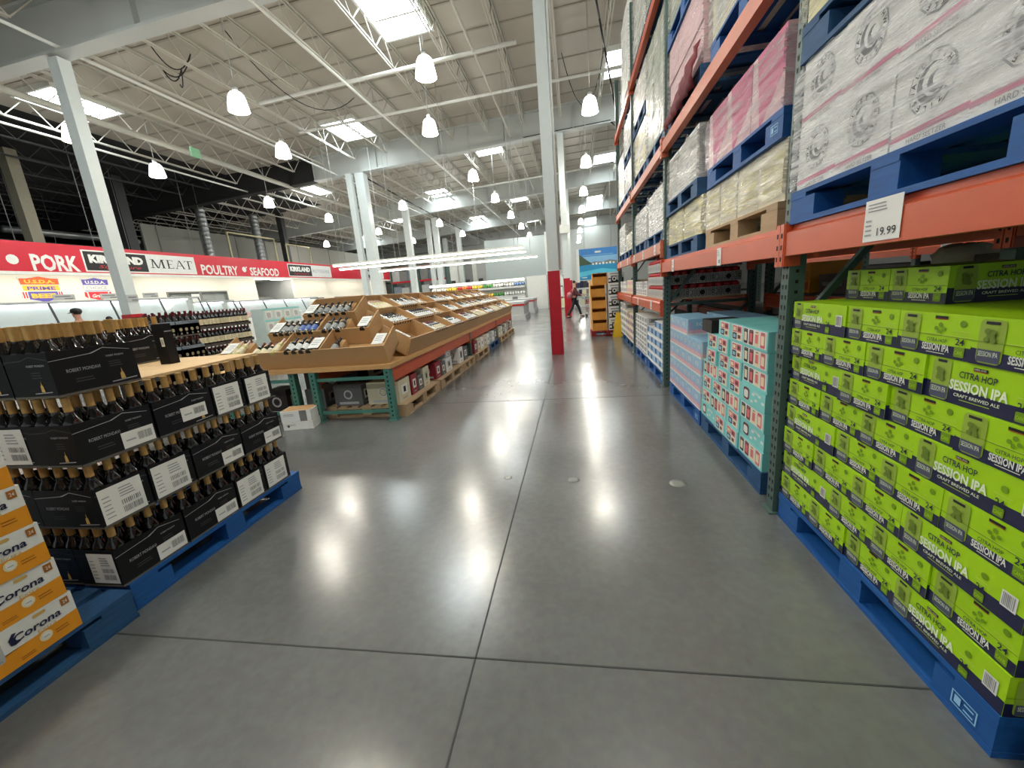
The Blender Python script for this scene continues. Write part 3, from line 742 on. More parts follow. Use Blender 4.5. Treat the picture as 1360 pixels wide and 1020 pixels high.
# ------------------------------------------------------------------ teal cases
def teal_case():
    mb = MB(); S, L, H = .240, .362, .1205
    mb.box(0, S, 0, L, 0, H, aqua)
    fs = faces(0, S, 0, L, 0, H)
    for k in ('-x',):
        f = fs[k]; f.rect(mb, .04, .96, .12, .96, paper, 1)
        cols = [maroonp, pinkp, cream, pinkp]
        for i in range(4):
            a = .07+.225*i; f.round(mb, a, a+.17, .16, .92, .008, [black, maroonp, cream, pinkp][i], 2)
            f.rect(mb, a+.03, a+.14, .3, .75, [cream, pinkp, pinkp, cream][i], 3); f.rect(mb, a+.04, a+.13, .82, .88, midgrey, 3)
    f = fs['+x']
    f.round(mb, .14, .38, .2, .85, .02, maroonp, 2); f.round(mb, .17, .35, .3, .72, .015, paper, 3)
    for a, b in ((.5, .6), (.62, .35), (.75, .66), (.88, .4), (.45, .2)): f.round(mb, a, a+.1, b, b+.13, .006, paper, 2)
    f.text(mb, 'HARD', .68, .72, .14, paper, w=.22, bold=.02, l=3)
    for k in ('-y', '+y'):
        f = fs[k]; f.rect(mb, .16, .9, .1, .95, paper, 1)
        for i in range(2):
            for j in range(2):
                f.round(mb, .2+.34*i, .51+.34*i, .14+.4*j, .5+.4*j, .006, [[black, cream], [pinkp, pinkp]][j][i], 2)
                f.rect(mb, .26+.34*i, .45+.34*i, .22+.4*j, .42+.4*j, [[iceblue, maroonp], [cream, maroonp]][j][i], 3)
    return mb.build('drink_case')
teal0 = teal_case(); ut = False
def place_teal(x, y, z, mode, label):
    global ut
    o = dup(teal0) if ut else teal0
    ut = True
    if mode == 'S': o.location = (x, y+.243, z); o.rotation_euler = (0, 0, -math.pi/2)
    elif mode == 'L': o.location = (x, y, z); o.rotation_euler = (0, 0, 0)
    else: o.location = (x+.243, y+.365, z); o.rotation_euler = (0, 0, math.pi)     # logo side out
    T(o, label, 'drink case', 'teal drink cases on the pallet by the green upright')
TY = 2.47
pallet(XR, TY, 'worn blue and bare wood pallet under the teal drink cases', blue2)
pats = ['LLSG', 'LSLL', 'GLSS', 'LSLG', 'LGSS', 'LSSS', 'LSSS']
pats = ['LSSG', 'GSLS', 'LLSS', 'GSSL', 'LSSS', 'LSSS', 'LSS']
for l, seq in enumerate(pats):
    y = TY + .012
    for i, c in enumerate(seq):
        w = .243 if c == 'S' else .365
        place_teal(XR + .004 + random.uniform(-.006, .012), y, .1425 + .1225*l, c, f'teal drink case with printed cans, {ORD[l]} layer up, {ORD[i]} from the near upright')
        y += w + .0015
for q in range(2): place_teal(XR+.385, TY+.012+.38*q, .1425+.1225*6, 'L', f'teal drink case behind the front row, top layer, {ORD[q]} from near upright')
for q in range(2): place_teal(XR+.64, TY+.012+.38*q, .1425+.1225*6, 'L', f'teal drink case in the back row, top layer, {ORD[q]} from the near upright')
for q in range(1): place_teal(XR+.395, TY+.82, .1425+.1225*5, 'L', f'teal drink case behind the black-ended one, sixth layer, {ORD[q]} row back')
for l in range(5):                                            # the stack's core, mostly hidden, carries the top rows
    for q in range(3): place_teal(XR+.39+.25*((l+q) % 2), TY+.012+.38*q, .1425+.1225*l, 'L', f'teal drink case inside the stack, {ORD[l]} layer up, {ORD[q]} along')
for q in range(2): place_teal(XR+.39, TY+.012+.38*q, .1425+.1225*5, 'L', f'teal drink case inside the stack under the top back row, {ORD[q]} along')
mb = MB(); fx = XR-.004
mb.box(fx, fx+.24, TY+1.0-.012, TY+1.0+.232, .1425+.1225*6+.0005, .1425+.1225*6+.1, black); f = faces(fx, fx+.24, TY+.988, TY+1.232, .7780, .8775)['-x']
T(mb.build('drink_case'), 'black-sided drink case with white print beside the pink and blue cases', 'drink case')
for i in range(2): f.rect(mb, .55+.2*i, .7+.2*i, .2, .85, paper, 2)

# ------------------------------------------------------------------ pink and blue cases
def pink_case(w, d, h, name='drink_case'):
    mb = MB(); mb.box(0, d, 0, w, 0, h, iceblue)
    for f in (faces(0, d, 0, w, 0, h)['-x'], faces(0, d, 0, w, 0, h)['-y']):
        f.rect(mb, .0, 1, 0, .1, paper); f.rect(mb, .03, .97, .1, .2, rose); f.poly(mb, [(.03, .2), (.97, .2), (.97, .3), (.7, .27), (.4, .33), (.03, .28)], rose); f.poly(mb, [(.03, .28), (.4, .33), (.7, .27), (.97, .3), (.97, .44), (.03, .4)], lilac); f.rect(mb, 0, .03, 0, 1, w_carton, 2)
        f.text(mb, 'ICE', .5, .56, .24, white, w=.42, bold=.02, l=3)
        f.rect(mb, .08, .16, .3, .8, lilac, 2)
    return mb.build(name)
pk = {}
PKY = 3.735
pallet(XR, PKY, 'bright blue pallet under the pink and blue drink cases', blue)
for l in range(5):
    n = 5 if l % 2 == 0 else 8
    w = 1.205/n; top = l == 4
    for i in range(n):
        if top and i < 2: continue
        k = n
        if k not in pk: pk[k] = pink_case(w-.004, .30 if n == 5 else .38, .1555); o = pk[k]
        else: o = dup(pk[k])
        o.location = (XR+.004, PKY+.006+w*i, .1425+.1565*l)
        T(o, f'pink and pale blue drink case, {ORD[l]} layer up, {ORD[i]} from the teal stack', 'drink case', 'pink and blue drink cases on the bright blue pallet')
for l in range(4):
    for i in range(4):
        o = dup(pk[5]); o.location = (XR+.40, PKY+.006+.243*(i+1), .1425+.1565*l); T(o, f'pink and blue drink case in second row back, {ORD[l]} layer up, {ORD[i]} along', 'drink case', 'pink and blue drink cases behind the front row')
for i in range(4):
    o = dup(pk[5]); o.location = (XR+.40, PKY+.006+.243*(i+1), .1425+.1565*4); T(o, f'pink and pale blue drink case at the back of the top layer, {ORD[i]} along', 'drink case', 'pink and blue drink cases behind the front row')

# ------------------------------------------------------------------ stock of the far bays
def plain_case(w, d, h, base, prints, name='drink_case'):
    mb = MB(); mb.box(0, d, 0, w, 0, h, base)
    for f in (faces(0, d, 0, w, 0, h)['-x'], faces(0, d, 0, w, 0, h)['-y']):
        for i, (x0, x1, y0, y1, M) in enumerate(prints): f.rect(mb, x0, x1, y0, y1, M, 1+i)
    return mb.build(name)
def stack(x, y0, y1, z0, ny, nl, d, h, base, prints, what, where, group, skip=(), rows=1):
    src = None; w = (y1-y0)/ny
    for r in range(rows):
        for l in range(nl):
            for i in range(ny):
                if (i, l) in skip: continue
                if src is None: src = plain_case(w-.004, d, h-.001, base, prints); o = src
                else: o = dup(src)
                o.location = (x+.003+random.uniform(-.002, .008)+(d+.015)*r, y0+w*i, z0+h*l)
                T(o, f'{what} {where}, {ORD[l]} layer up, {ORD[i]} along' + ('' if r == 0 else ', behind'), 'drink case', group)
pallet(XR, 5.31, 'blue pallet under the blue and white cases', blue); pallet(XR, 6.57, 'blue pallet under the grey and white cases', blue)
stack(XR, 5.32, 6.52, .1425, 4, 5, .3, .125, w_carton, [(.02, .98, .34, .98, sky_b), (.45, .98, .36, .96, iceblue), (.06, .4, .42, .9, deepblue)], 'blue and white drink case', 'past the pink cases', 'blue and white cases on the floor pallet', skip=((3, 4), (2, 4)), rows=2)
stack(XR, 6.58, 7.78, .1425, 5, 4, .3, .152, w_carton, [(.1, .9, .45, .9, lightgrey), (.2, .5, .55, .85, midgrey), (.1, .9, .1, .3, ink2)], 'grey and white drink case', 'beyond the blue ones', 'grey and white cases on the floor pallet')
def soda_crate():
    mb = MB(); d, w, h = .285, .29, .11; bone = mat('bone_crate', (196, 192, 182), .6)
    mb.box(0, d, 0, w, 0, h, bone)
    f = faces(0, d, 0, w, 0, h)['-y']
    for q in range(7):
        for cy in (.24, .52, .8):
            cx = .08+.14*q + (.06 if cy == .52 else 0); f.disc(mb, min(cx, .93), cy, .016, black, 1); f.disc(mb, min(cx, .93), cy, .0095, bone, 2)
    f.disc(mb, .5, .5, .03, black, 3)
    f = faces(0, d, 0, w, 0, h)['-x']
    for q in range(4): f.round(mb, .06+.23*q, .24+.23*q, .12, .9, .008, lightgrey, 1); f.rect(mb, .1+.23*q, .2+.23*q, .3, .7, ink2, 2)
    redtop = mat('red_bottle_top', (206, 48, 56), .5)
    for i in range(3):
        for k in range(3): mb.lathe([(.044, h), (.046, h+.035), (.03, h+.048), (.016, h+.054)], redtop, 8, Matrix.Translation((.05+.0925*i, .05+.095*k, 0)))
    return mb.build('soda_crate')
so = None
for l in range(3):
    for i in range(4):
        for q in range(3):
            if q and (i > 1): continue
            if so is None: so = soda_crate(); o = so
            else: o = dup(so)
            o.location = (XR+.015+.29*q, 5.315+.297*i, 1.078+.1655*l)
            T(o, f'pale soda crate with red bottle tops, {ORD[l]} layer up, {ORD[i]} along, {ORD[q]} back from aisle', 'soda crate')
for i in range(4):
    mb = MB(); mb.lathe([(.055, 0), (.06, .02), (.06, .06), (.03, .09)], mat('red_jug', (206, 84, 58), .5), 10); o = mb.build('drink_jug', loc=(XR+.16, 5.46+.297*i, 1.078+.1655*2+.1645)); T(o, f'short red jug on top of the soda crates, {ORD[i]} from the green upright', 'jug', 'red jugs on the soda crates')
stack(XR+.01, 6.6, 7.78, 1.078, 5, 2, .3, .11, w_carton, [(.1, .9, .5, .9, lightgrey), (.2, .8, .2, .4, ink2)], 'pale carton', 'on the low shelf beyond the soda trays', 'pale cartons on the low shelf', skip=((1, 1),))
pallet(XR, 7.97, 'dark blue pallet under the brown and white cases', blue2); pallet(XR, 9.19, 'dark blue pallet in the last bay, farther one', blue2)
stack(XR, 7.98, 9.16, .1425, 5, 4, .3, .14, cream, [(.1, .9, .2, .8, lilac), (.2, .6, .3, .7, maroonp)], 'cream and violet case', 'in the last bay', 'cream and violet cases in the last bay', skip=((3, 3),))
stack(XR, 9.2, 10.38, .1425, 5, 5, .3, .14, w_carton, [(.1, .9, .2, .8, greenish), (.2, .6, .3, .7, midgrey)], 'white and sage case', 'in the last bay', 'white and sage cases in the last bay', skip=((0, 4), (2, 4)))
stack(XR+.01, 7.98, 9.1, 1.078, 4, 2, .3, .13, cream, [(.1, .9, .3, .8, rose)], 'cream and rose carton', 'on the last low shelf', 'cream and rose cartons on the last low shelf')
stack(XR+.01, 9.2, 10.3, 1.078, 4, 2, .3, .12, w_carton, [(.1, .9, .3, .8, lightgrey)], 'white carton', 'on the last low shelf', 'white cartons on the last low shelf', skip=((2, 1),))

# ------------------------------------------------------------------ wrapped loads on the upper levels
FILM = {}
def film_for(tint, ang, dens):
    k = (tint, ang, dens)
    if k not in FILM: FILM[k] = film_mat('stretch_film', tint, ang, dens)
    return FILM[k]
def printed(kind, mb, f):
    if kind == 'claw':
        rr = min(f.w, f.h)*.33
        f.disc(mb, .5, .58, rr, mat('pale_grey_print', (150, 152, 152), .6), 1); f.disc(mb, .5, .58, rr*.93, w_carton, 2); f.disc(mb, .5, .58, rr*.62, mat('grey_swirl', (96, 100, 102), .6), 3); f.disc(mb, .54, .6, rr*.5, w_carton, 4); f.disc(mb, .56, .57, rr*.34, MATS['grey_swirl'], 5); f.disc(mb, .6, .59, rr*.24, w_carton, 6)
        n = 16
        for i in range(n):
            a = 2*math.pi*(i+.5)/n; c = f.at(.5, .58, 3) + f.u*(rr*.79*math.cos(a)) + f.v*(rr*.79*math.sin(a))
            u = f.u*(-math.sin(a)) + f.v*math.cos(a); v = f.u*math.cos(a)*-1 + f.v*-math.sin(a)
            u = -u; v = -v
            mb.text('WHITECLAWSELTZER'[i], c - v*rr*.1, u, v, rr*.2, ink, .02)
        f.poly(mb, [(0, .10), (1, .13), (1, .2), (0, .16)], mat('raspberry_print', (208, 120, 148), .5), 1)
        f.text(mb, 'HARD SELTZER', .5, .03, .06, ink2, w=.5)
    elif kind == 'label': f.rect(mb, .2, .7, .3, .7, paper); lines(f, mb, .25, .65, .35, .65, ink2, 4)
    elif kind == 'pinkwave': f.poly(mb, [(.3, .0), (1, .5), (1, 1), (.15, 1)], magenta); f.disc(mb, .4, .25, .03, magenta, 2)
    elif kind == 'yel': f.rect(mb, .1, .9, .15, .85, w_yel)
def load(y0, y1, z0, z1, ny, nz, base, kind, label, film=((226, 230, 230), .42, .5), x0=XR+.02, depth=.96, seedv=1, ragged=0.03):
    rnd = random.Random(seedv)
    e = empty('wrapped_load', (x0, (y0+y1)/2, z0))
    Y0 = y0-(y0+y1)/2; w = (y1-y0)/ny; h = (z1-z0)/nz
    for i in range(ny):
        for j in range(nz):
            mb = MB(); dx = rnd.uniform(0, .012)
            a = (dx, depth*.5-.003, Y0+w*i+.002, Y0+w*(i+1)-.002, h*j+.0005, h*(j+1)-.0005)
            mb.box(*a, base)
            fx = faces(*a)
            printed(kind, mb, fx['-x'])
            if i == 0: printed(kind, mb, fx['-y'])
            mb.build('carton', e)
    core = MB(); core.box(depth*.5+.003, depth, Y0+.003, -Y0-.003, .001, z1-z0-.002, base); core.build('rear_carton_block', e)
    # film: a sleeve of wrinkled sheet round the load, sagging over the pallet edge
    f = MB(); M = film_for(*film); off = .014
    per = [(-off, -Y0+off), (-off, Y0-off), (depth+off, Y0-off), (depth+off, -Y0+off)]
    segs = []
    for k in range(4):
        a = per[k]; b = per[(k+1) % 4]; L = math.hypot(b[0]-a[0], b[1]-a[1]); n = max(4, int(L/.07)) if k != 2 else 3
        segs += [(a[0]+(b[0]-a[0])*i/n, a[1]+(b[1]-a[1])*i/n) for i in range(n)]
    nr = max(5, int((z1-z0)/.06)); n = len(segs); vs = []
    cx, cy = depth/2, 0
    for k in range(nr+1):
        t = k/nr
        for i, (px, py) in enumerate(segs):
            o = rnd.uniform(0, .009)
            zz = .003 + (z1-z0+.002)*t
            if k == 0: zz += rnd.uniform(0, .03)
            if k == nr: zz += rnd.uniform(-ragged, ragged*.5 if ragged > .04 else -.004); o -= .02
            dx, dy = (px-cx), (py-cy); l = math.hypot(dx, dy)
            vs.append((px+dx/l*o, py+dy/l*o, zz))
    f.add(vs, [(k*n+i, (k)*n+(i+1) % n, (k+1)*n+(i+1) % n, (k+1)*n+i) for k in range(nr) for i in range(n)], M)
    o = f.build('stretch_film', e)
    return T(e, label, 'wrapped pallet load')
L1 = 1.541
P = .1425
WC = ((255, 255, 255), .42, .46)
pallet(XR-.035, 1.04, 'deep blue pallet on the orange beam under the wrapped white seltzer load', blue, L1)
load(1.08, 2.243, L1+P, 2.205, 4, 2, w_carton, 'claw', 'film-wrapped load of white seltzer cartons with round emblems over the lime cases', WC, x0=XR-.028)
pallet(XR-.035, 1.04, 'blue pallet resting on top of the wrapped white seltzer load', blue2, 2.2075)
load(1.08, 2.243, 2.2075+P, 2.66, 3, 1, w_yel, 'label', 'film-wrapped pale yellow load cut off at the top, over the white seltzer load', ((222, 224, 200), .42, .4), x0=XR-.028, seedv=3)
pallet(XR-.035, -.21, 'deep blue pallet on the orange beam nearest the viewer', blue, L1)
load(-.2, .985, L1+P, 2.205, 4, 2, w_carton, 'claw', 'film-wrapped load of white seltzer cartons nearest the viewer', WC, x0=XR-.028, seedv=5)
# bay over the teal and pink cases
pallet(XR, 2.47, 'teal and wood pallet on the beam over the teal cases', palwood, L1)
load(2.46, 3.77, L1+P, 1.985, 4, 1, w_cream, 'yel', 'low film-wrapped ivory load over the teal cases, beneath the magenta cartons', ((226, 222, 206), .3, .5), seedv=6)
pallet(XR, 2.47, 'deep blue pallet between the ivory load and the magenta cartons', blue, 1.9865)
load(2.53, 3.75, 1.9865+P, 2.52, 3, 1, w_pink, 'pinkwave', 'film-wrapped white and magenta cartons over the teal cases', ((232, 222, 224), .42, .36), seedv=7)
pallet(XR, 3.93, 'dark blue pallet on the beam over the pink and blue cases', blue2, L1)
load(3.86, 5.16, L1+P, 1.995, 4, 1, w_yel, 'yel', 'low film-wrapped pale yellow load over the pink and blue cases', ((228, 224, 206), .3, .5), seedv=8)
pallet(XR-.01, 3.93, 'dark blue pallet between two wrapped loads over the pink and blue cases', blue2, 1.9965)
load(4.02, 5.16, 1.9965+P, 2.58, 3, 2, w_carton, 'label', 'bulging film-wrapped white load over the pink and blue cases, upper one', ((224, 222, 214), .2, .6), seedv=9, ragged=.06)
L1B = 1.761
# bay over the blue and white cases
pallet(XR, 5.31, 'blue pallet on the faded beam over the soda trays, nearer', blue2, L1B); pallet(XR, 6.58, 'blue pallet on the faded beam over the soda trays, farther', blue2, L1B)
load(5.32, 6.5, L1B+P, 2.44, 3, 2, w_carton, 'label', 'film-wrapped white load with a slipped upper carton over the soda trays', ((226, 226, 220), .2, .5), seedv=10, ragged=.08)
load(6.58, 7.78, L1B+P, 2.40, 3, 2, w_carton, 'label', 'neat film-wrapped white load over the grey and white cases', ((226, 226, 220), .2, .5), seedv=11)
pallet(XR, 7.97, 'blue pallet on the beam of the last bay, nearer', blue2, L1B); pallet(XR, 9.19, 'blue pallet on the beam of the last bay, farther', blue2, L1B)
load(7.98, 9.16, L1B+P, 2.22, 3, 2, w_cream, 'label', 'film-wrapped cream load in the last bay, nearer', ((226, 224, 212), .2, .5), seedv=12)
load(9.2, 10.36, L1B+P, 2.5, 3, 2, w_carton, 'label', 'taller film-wrapped white load in the last bay, farther', ((226, 226, 220), .2, .5), seedv=13)
# middle level
L2 = 2.831
pallet(XR, 2.47, 'blue pallet on the middle beam over the magenta cartons', blue, L2)
load(2.46, 3.74, L2+P, 4.1, 3, 3, w_cream, 'label', 'tall film-wrapped cream load on the middle beam over the magenta cartons', ((222, 224, 214), .5, .5), seedv=14)
pallet(XR, 3.93, 'pallet hidden by maroon cloth on the middle beam', blue2, L2)
load(3.97, 5.15, L2+P, 3.62, 3, 2, w_pink, 'none', 'film-wrapped pale pink cartons on the middle beam', ((236, 224, 224), .35, .28), seedv=15)
mb = MB(); rnd = random.Random(8); n = 14; vs = []
for k in range(6):
    for i in range(n+1): vs.append((XR-.035+rnd.uniform(-.02, .02)-.02*math.sin(k), 3.95+1.1*i/n, L2+.02+.30*(k/5)*(1-.55*i/n)))
mb.add(vs, [(k*(n+1)+i, k*(n+1)+i+1, (k+1)*(n+1)+i+1, (k+1)*(n+1)+i) for k in range(5) for i in range(n)], maroon_cloth, True); 
o = mb.build('cloth_cover'); sm = o.modifiers.new('thick', 'SOLIDIFY'); sm.thickness = .006; T(o, 'maroon cloth hanging below the pale pink cartons', 'cloth')
pallet(XR, 3.95, 'bright blue pallet on top of the pale pink cartons', blue, 3.6225)
load(3.97, 5.15, 3.6225+P, 4.34, 3, 1, greenish, 'label', 'film-wrapped sage load above the pale pink cartons', ((218, 224, 210), .5, .5), seedv=16)
pallet(XR, 5.31, 'dark pallet on the middle beam over the slipped white load', blue2, L2)
load(5.33, 6.5, L2+P, 4.25, 3, 3, greenish, 'label', 'tall film-wrapped sage load on the middle beam, second bay', ((220, 226, 216), .5, .55), seedv=17)
pallet(XR, 6.6, 'dark blue pallet on the middle beam, second bay, farther', blue2, L2)
load(6.62, 7.78, L2+P, 3.6, 3, 2, w_carton, 'yel', 'film-wrapped white load with a yellow sheet on the middle beam', ((224, 224, 214), .5, .5), seedv=18)
pallet(XR, 6.6, 'dark pallet between two white loads on the middle beam', blue2, 3.6025)
load(6.62, 7.78, 3.6025+P, 4.3, 3, 1, w_carton, 'label', 'upper film-wrapped white load on the middle beam, second bay', ((224, 226, 220), .5, .5), seedv=19)
pallet(XR, 7.97, 'dark blue pallet on the middle beam, last bay', blue2, L2); pallet(XR, 9.19, 'dark blue pallet on the middle beam at the far rack end', blue2, L2)
load(7.98, 9.16, L2+P, 3.5, 3, 2, w_carton, 'label', 'film-wrapped grey white load on the middle beam, last bay', ((220, 224, 220), .5, .5), seedv=20)
load(9.2, 10.36, L2+P, 3.9, 3, 2, w_carton, 'label', 'film-wrapped white load on the middle beam at the far rack end', ((220, 224, 220), .5, .5), seedv=21)
pallet(XR, 7.97, 'dark block pallet topping the grey white load', blue2, 3.5025)
load(7.98, 9.16, 3.5025+P, 4.25, 3, 1, w_carton, 'label', 'top film-wrapped white load on the middle beam, last bay', ((220, 224, 220), .5, .5), seedv=22)
# top level
L3 = 4.501
pallet(XR, 5.31, 'navy pallet on the top beam, second bay, nearer', blue2, L3); pallet(XR, 6.6, 'navy pallet on the top beam, second bay, farther', blue2, L3)
load(5.33, 6.5, L3+P, 5.9, 3, 3, greenish, 'label', 'tall film-wrapped pale load on the top beam, second bay, nearer', ((220, 226, 216), .5, .5), seedv=23)
load(6.62, 7.78, L3+P, 5.7, 3, 3, w_carton, 'label', 'tall film-wrapped pale load on the top beam, second bay, farther', ((220, 226, 216), .5, .5), seedv=24)
pallet(XR, 8.3, 'navy pallet on the top beam at the far end', blue2, L3)
load(8.3, 9.5, L3+P, 6.0, 3, 5, w_carton, 'label', 'stack of grey cartons on the top beam at the far end', ((220, 226, 216), .5, .2), seedv=25)
pallet(XR, 2.47, 'navy pallet on the top beam over the cream load', blue2, L3); pallet(XR, 3.93, 'navy pallet on the top beam over the sage load', blue2, L3)
load(2.46, 3.74, L3+P, 5.7, 3, 3, w_carton, 'label', 'film-wrapped white load on the top beam over the cream load', ((220, 226, 216), .5, .5), seedv=26)
load(3.95, 5.15, L3+P, 5.7, 3, 3, w_carton, 'label', 'film-wrapped white load on the top beam over the sage load', ((220, 226, 216), .5, .5), seedv=27)
# ------------------------------------------------------------------ wine cases on the left pallet
def bottle_proto(name='wine_bottle', h=.298, r=.037, M=glassblk, cap=capsule, label=None, capname='capsule', n=12, one=False):
    b = MB()
    s = h/.3
    b.lathe([(r*.85, 0), (r, .006), (r, .175*s), (r*.9, .195*s), (r*.5, .222*s), (.0148, .238*s), (.0138, .262*s), (.0138, h-.004)], M, n)
    t = b if one else MB()
    t.lathe([(.0152, h-.062), (.0158, h-.058), (.0158, h-.004), (.0165, h-.003), (.0165, h), (.005, h+.0005)], cap, 10)
    l = None
    if label:
        l = b if one else MB(); k = 9
        vs = []
        for i in range(k+1):
            a = -2.0 + 4.0*i/k
            for z in (.055, .15): vs.append(((r+.0008)*math.cos(a), (r+.0008)*math.sin(a), z))
        l.add(vs, [(2*i, 2*i+2, 2*i+3, 2*i+1) for i in range(k)], label, True)
        a0 = [(-.02, .085), (.02, .085), (.02, .092), (-.02, .092)]
        for zz, w in ((.125, .4), (.1, .55), (.08, .3)):
            vs = []
            for i in range(4):
                a = -w + 2*w*i/3
                for z in (zz, zz+.008): vs.append(((r+.0014)*math.cos(a), (r+.0014)*math.sin(a), z))
            l.add(vs, [(2*i, 2*i+2, 2*i+3, 2*i+1) for i in range(3)], ink2, True)
    o = b.build(name)
    if not one:
        t.build(capname, o)
        if l: l.build('label', o)
    return o
wb = bottle_proto(); wbu = [False]
CW, CL, CT = .228, .335, .19
def wine_tray():
    """open black carton: long side along y; tall outside, low inside floor so bottles stand in it"""
    mb = MB(); t = .004
    mb.box(0, CW, 0, CL, 0, .005, cardedge)
    for x0, x1, y0, y1 in ((0, t, 0, CL), (CW-t, CW, 0, CL), (t, CW-t, 0, t), (t, CW-t, CL-t, CL)): mb.box(x0, x1, y0, y1, .005, CT, wineblack)
    f4 = faces(0, CW, 0, CL, 0, CT)
    for k in ('-x', '+x'):
        f = f4[k]; f.rect(mb, 0, 1, 0, .05, cardedge)
        f.poly(mb, [(0, .80), (.45, .86), (.62, .96), (.64, .96), (.48, .85), (0, .79)], wineprint2, 1); f.poly(mb, [(.62, .96), (.95, .84), (.95, .83), (.62, .945)], wineprint2, 1)
        f.text(mb, 'ROBERT MONDAVI', .34, .50, .08, wineprint2, w=.38, l=2); f.text(mb, 'ROBERT MONDAVI', .74, .72, .045, wineprint2, w=.22, l=2)
        lines(f, mb, .64, .86, .48, .64, wineprint, 3); lines(f, mb, .22, .5, .26, .38, wineprint, 2)
        f.poly(mb, [(.74, .14), (.80, .14), (.79, .28), (.78, .31), (.77, .42), (.765, .31), (.745, .28)], gold, 2); f.poly(mb, [(.62, .1), (.95, .12), (.95, .14), (.62, .12)], wineprint2, 2)
    for k in ('-y', '+y'):
        f = f4[k]; f.rect(mb, 0, 1, 0, .05, cardedge)
        f.poly(mb, [(0, .84), (.4, .86), (.6, .93), (1, .84), (1, .82), (.6, .91), (.4, .84), (0, .82)], wineprint, 1)
        f.text(mb, 'ROBERT MONDAVI', .7, .7, .05, wineprint2, w=.4, l=2); lines(f, mb, .55, .85, .45, .62, wineprint, 3)
        f.poly(mb, [(.66, .14), (.74, .14), (.73, .28), (.71, .31), (.705, .4), (.695, .31), (.67, .28)], gold, 2); f.poly(mb, [(.5, .1), (.9, .12), (.9, .14), (.5, .12)], wineprint2, 2)
    return mb.build('wine_carton')
wt = wine_tray(); wtu = [False]
def label_child(par, side, x0, x1, y0, y1, full, S=(CW, CL, CT)):
    """white printed sticker, a part of its carton"""
    f = faces(0, S[0], 0, S[1], 0, S[2])[side]; mb = MB()
    f.rect(mb, x0, x1, y0, y1, paper, 3)
    w = x1-x0; h = y1-y0
    if full:
        lines(f, mb, x0+.06*w, x0+.32*w, y0+.15*h, y0+.85*h, ink2, 6, .25, 4); lines(f, mb, x0+.45*w, x0+.92*w, y0+.6*h, y0+.92*h, ink2, 4, .4, 4)
        bars(f, mb, x0+.45*w, x0+.92*w, y0+.12*h, y0+.3*h, barcode, 14, 4); bars(f, mb, x0+.45*w, x0+.92*w, y0+.36*h, y0+.5*h, barcode, 10, 4)
    else:
        bars(f, mb, x0+.48*w, x0+.92*w, y0+.3*h, y0+.78*h, barcode, 14, 4); f.rect(mb, x0+.1*w, x0+.4*w, y0+.42*h, y0+.5*h, ink2, 4)
    o = mb.build('shipping_label', par); o['label'] = 'white shipping label'
    return o
def wine_case(x, y, z, mode, desc, rows='front', sticker=None, bottles=True):
    """mode L: long side to the aisle (+x face); S: short side to the aisle. x = aisle face, y = near end"""
    o = dup(wt) if wtu[0] else wt
    wtu[0] = True
    for ch in list(o.children): bpy.data.objects.remove(ch)
    if mode == 'L': o.location = (x-CW, y, z); o.rotation_euler = (0, 0, 0)
    else: o.location = (x-CL, y+CW, z); o.rotation_euler = (0, 0, -math.pi/2)
    T(o, 'black open wine carton ' + desc, 'wine carton')
    if sticker: label_child(o, *sticker)
    n = 0
    for i in range(3):
        for k in range(4):
            # local carton coordinates
            lx = .038 + .076*i; ly = .0415 + .084*k
            if mode == 'L': wx, wy = x-CW+lx, y+ly; fr = i == 2; fn = k == 0; df = 2-i; dn = k
            else: wx, wy = x-CL+ly, y+CW-lx; fr = k == 3; fn = i == 2; df = 3-k; dn = 2-i
            if not bottles: continue
            if rows == 'front' and df > 1: continue
            if rows == 'corner' and df > 1 and dn > 0: continue
            if rows == 'near' and dn > (1 if l > 1 else 0): continue
            b = dup(wb) if wbu[0] else wb
            wbu[0] = True
            b.location = (wx, wy, z+.0055); b.rotation_euler = (0, 0, random.uniform(0, 6.28))
            T(b, 'tan-capped wine bottle in the carton ' + desc, 'wine bottle', 'tan-capped bottles in the carton ' + desc)
    return o
XW, YW = -2.14, 1.335
pallet(XW-1.016+.01, YW+.012, 'blue pallet on the floor under the black wine cartons', blue)
tier = ['on the bottom tier', 'on the second tier', 'on the third tier', 'on the top tier']
near = (('-y', .05, .62, .18, .92, True)); endl = ('+x', .0, 1, 0, 1, True)
FS = {'L': ('+x', .52, .97, .06, .47, False), 'S': ('+y', .03, .87, .08, .95, True)}
plans = ['LLSS', 'SSLL', 'LLSS']
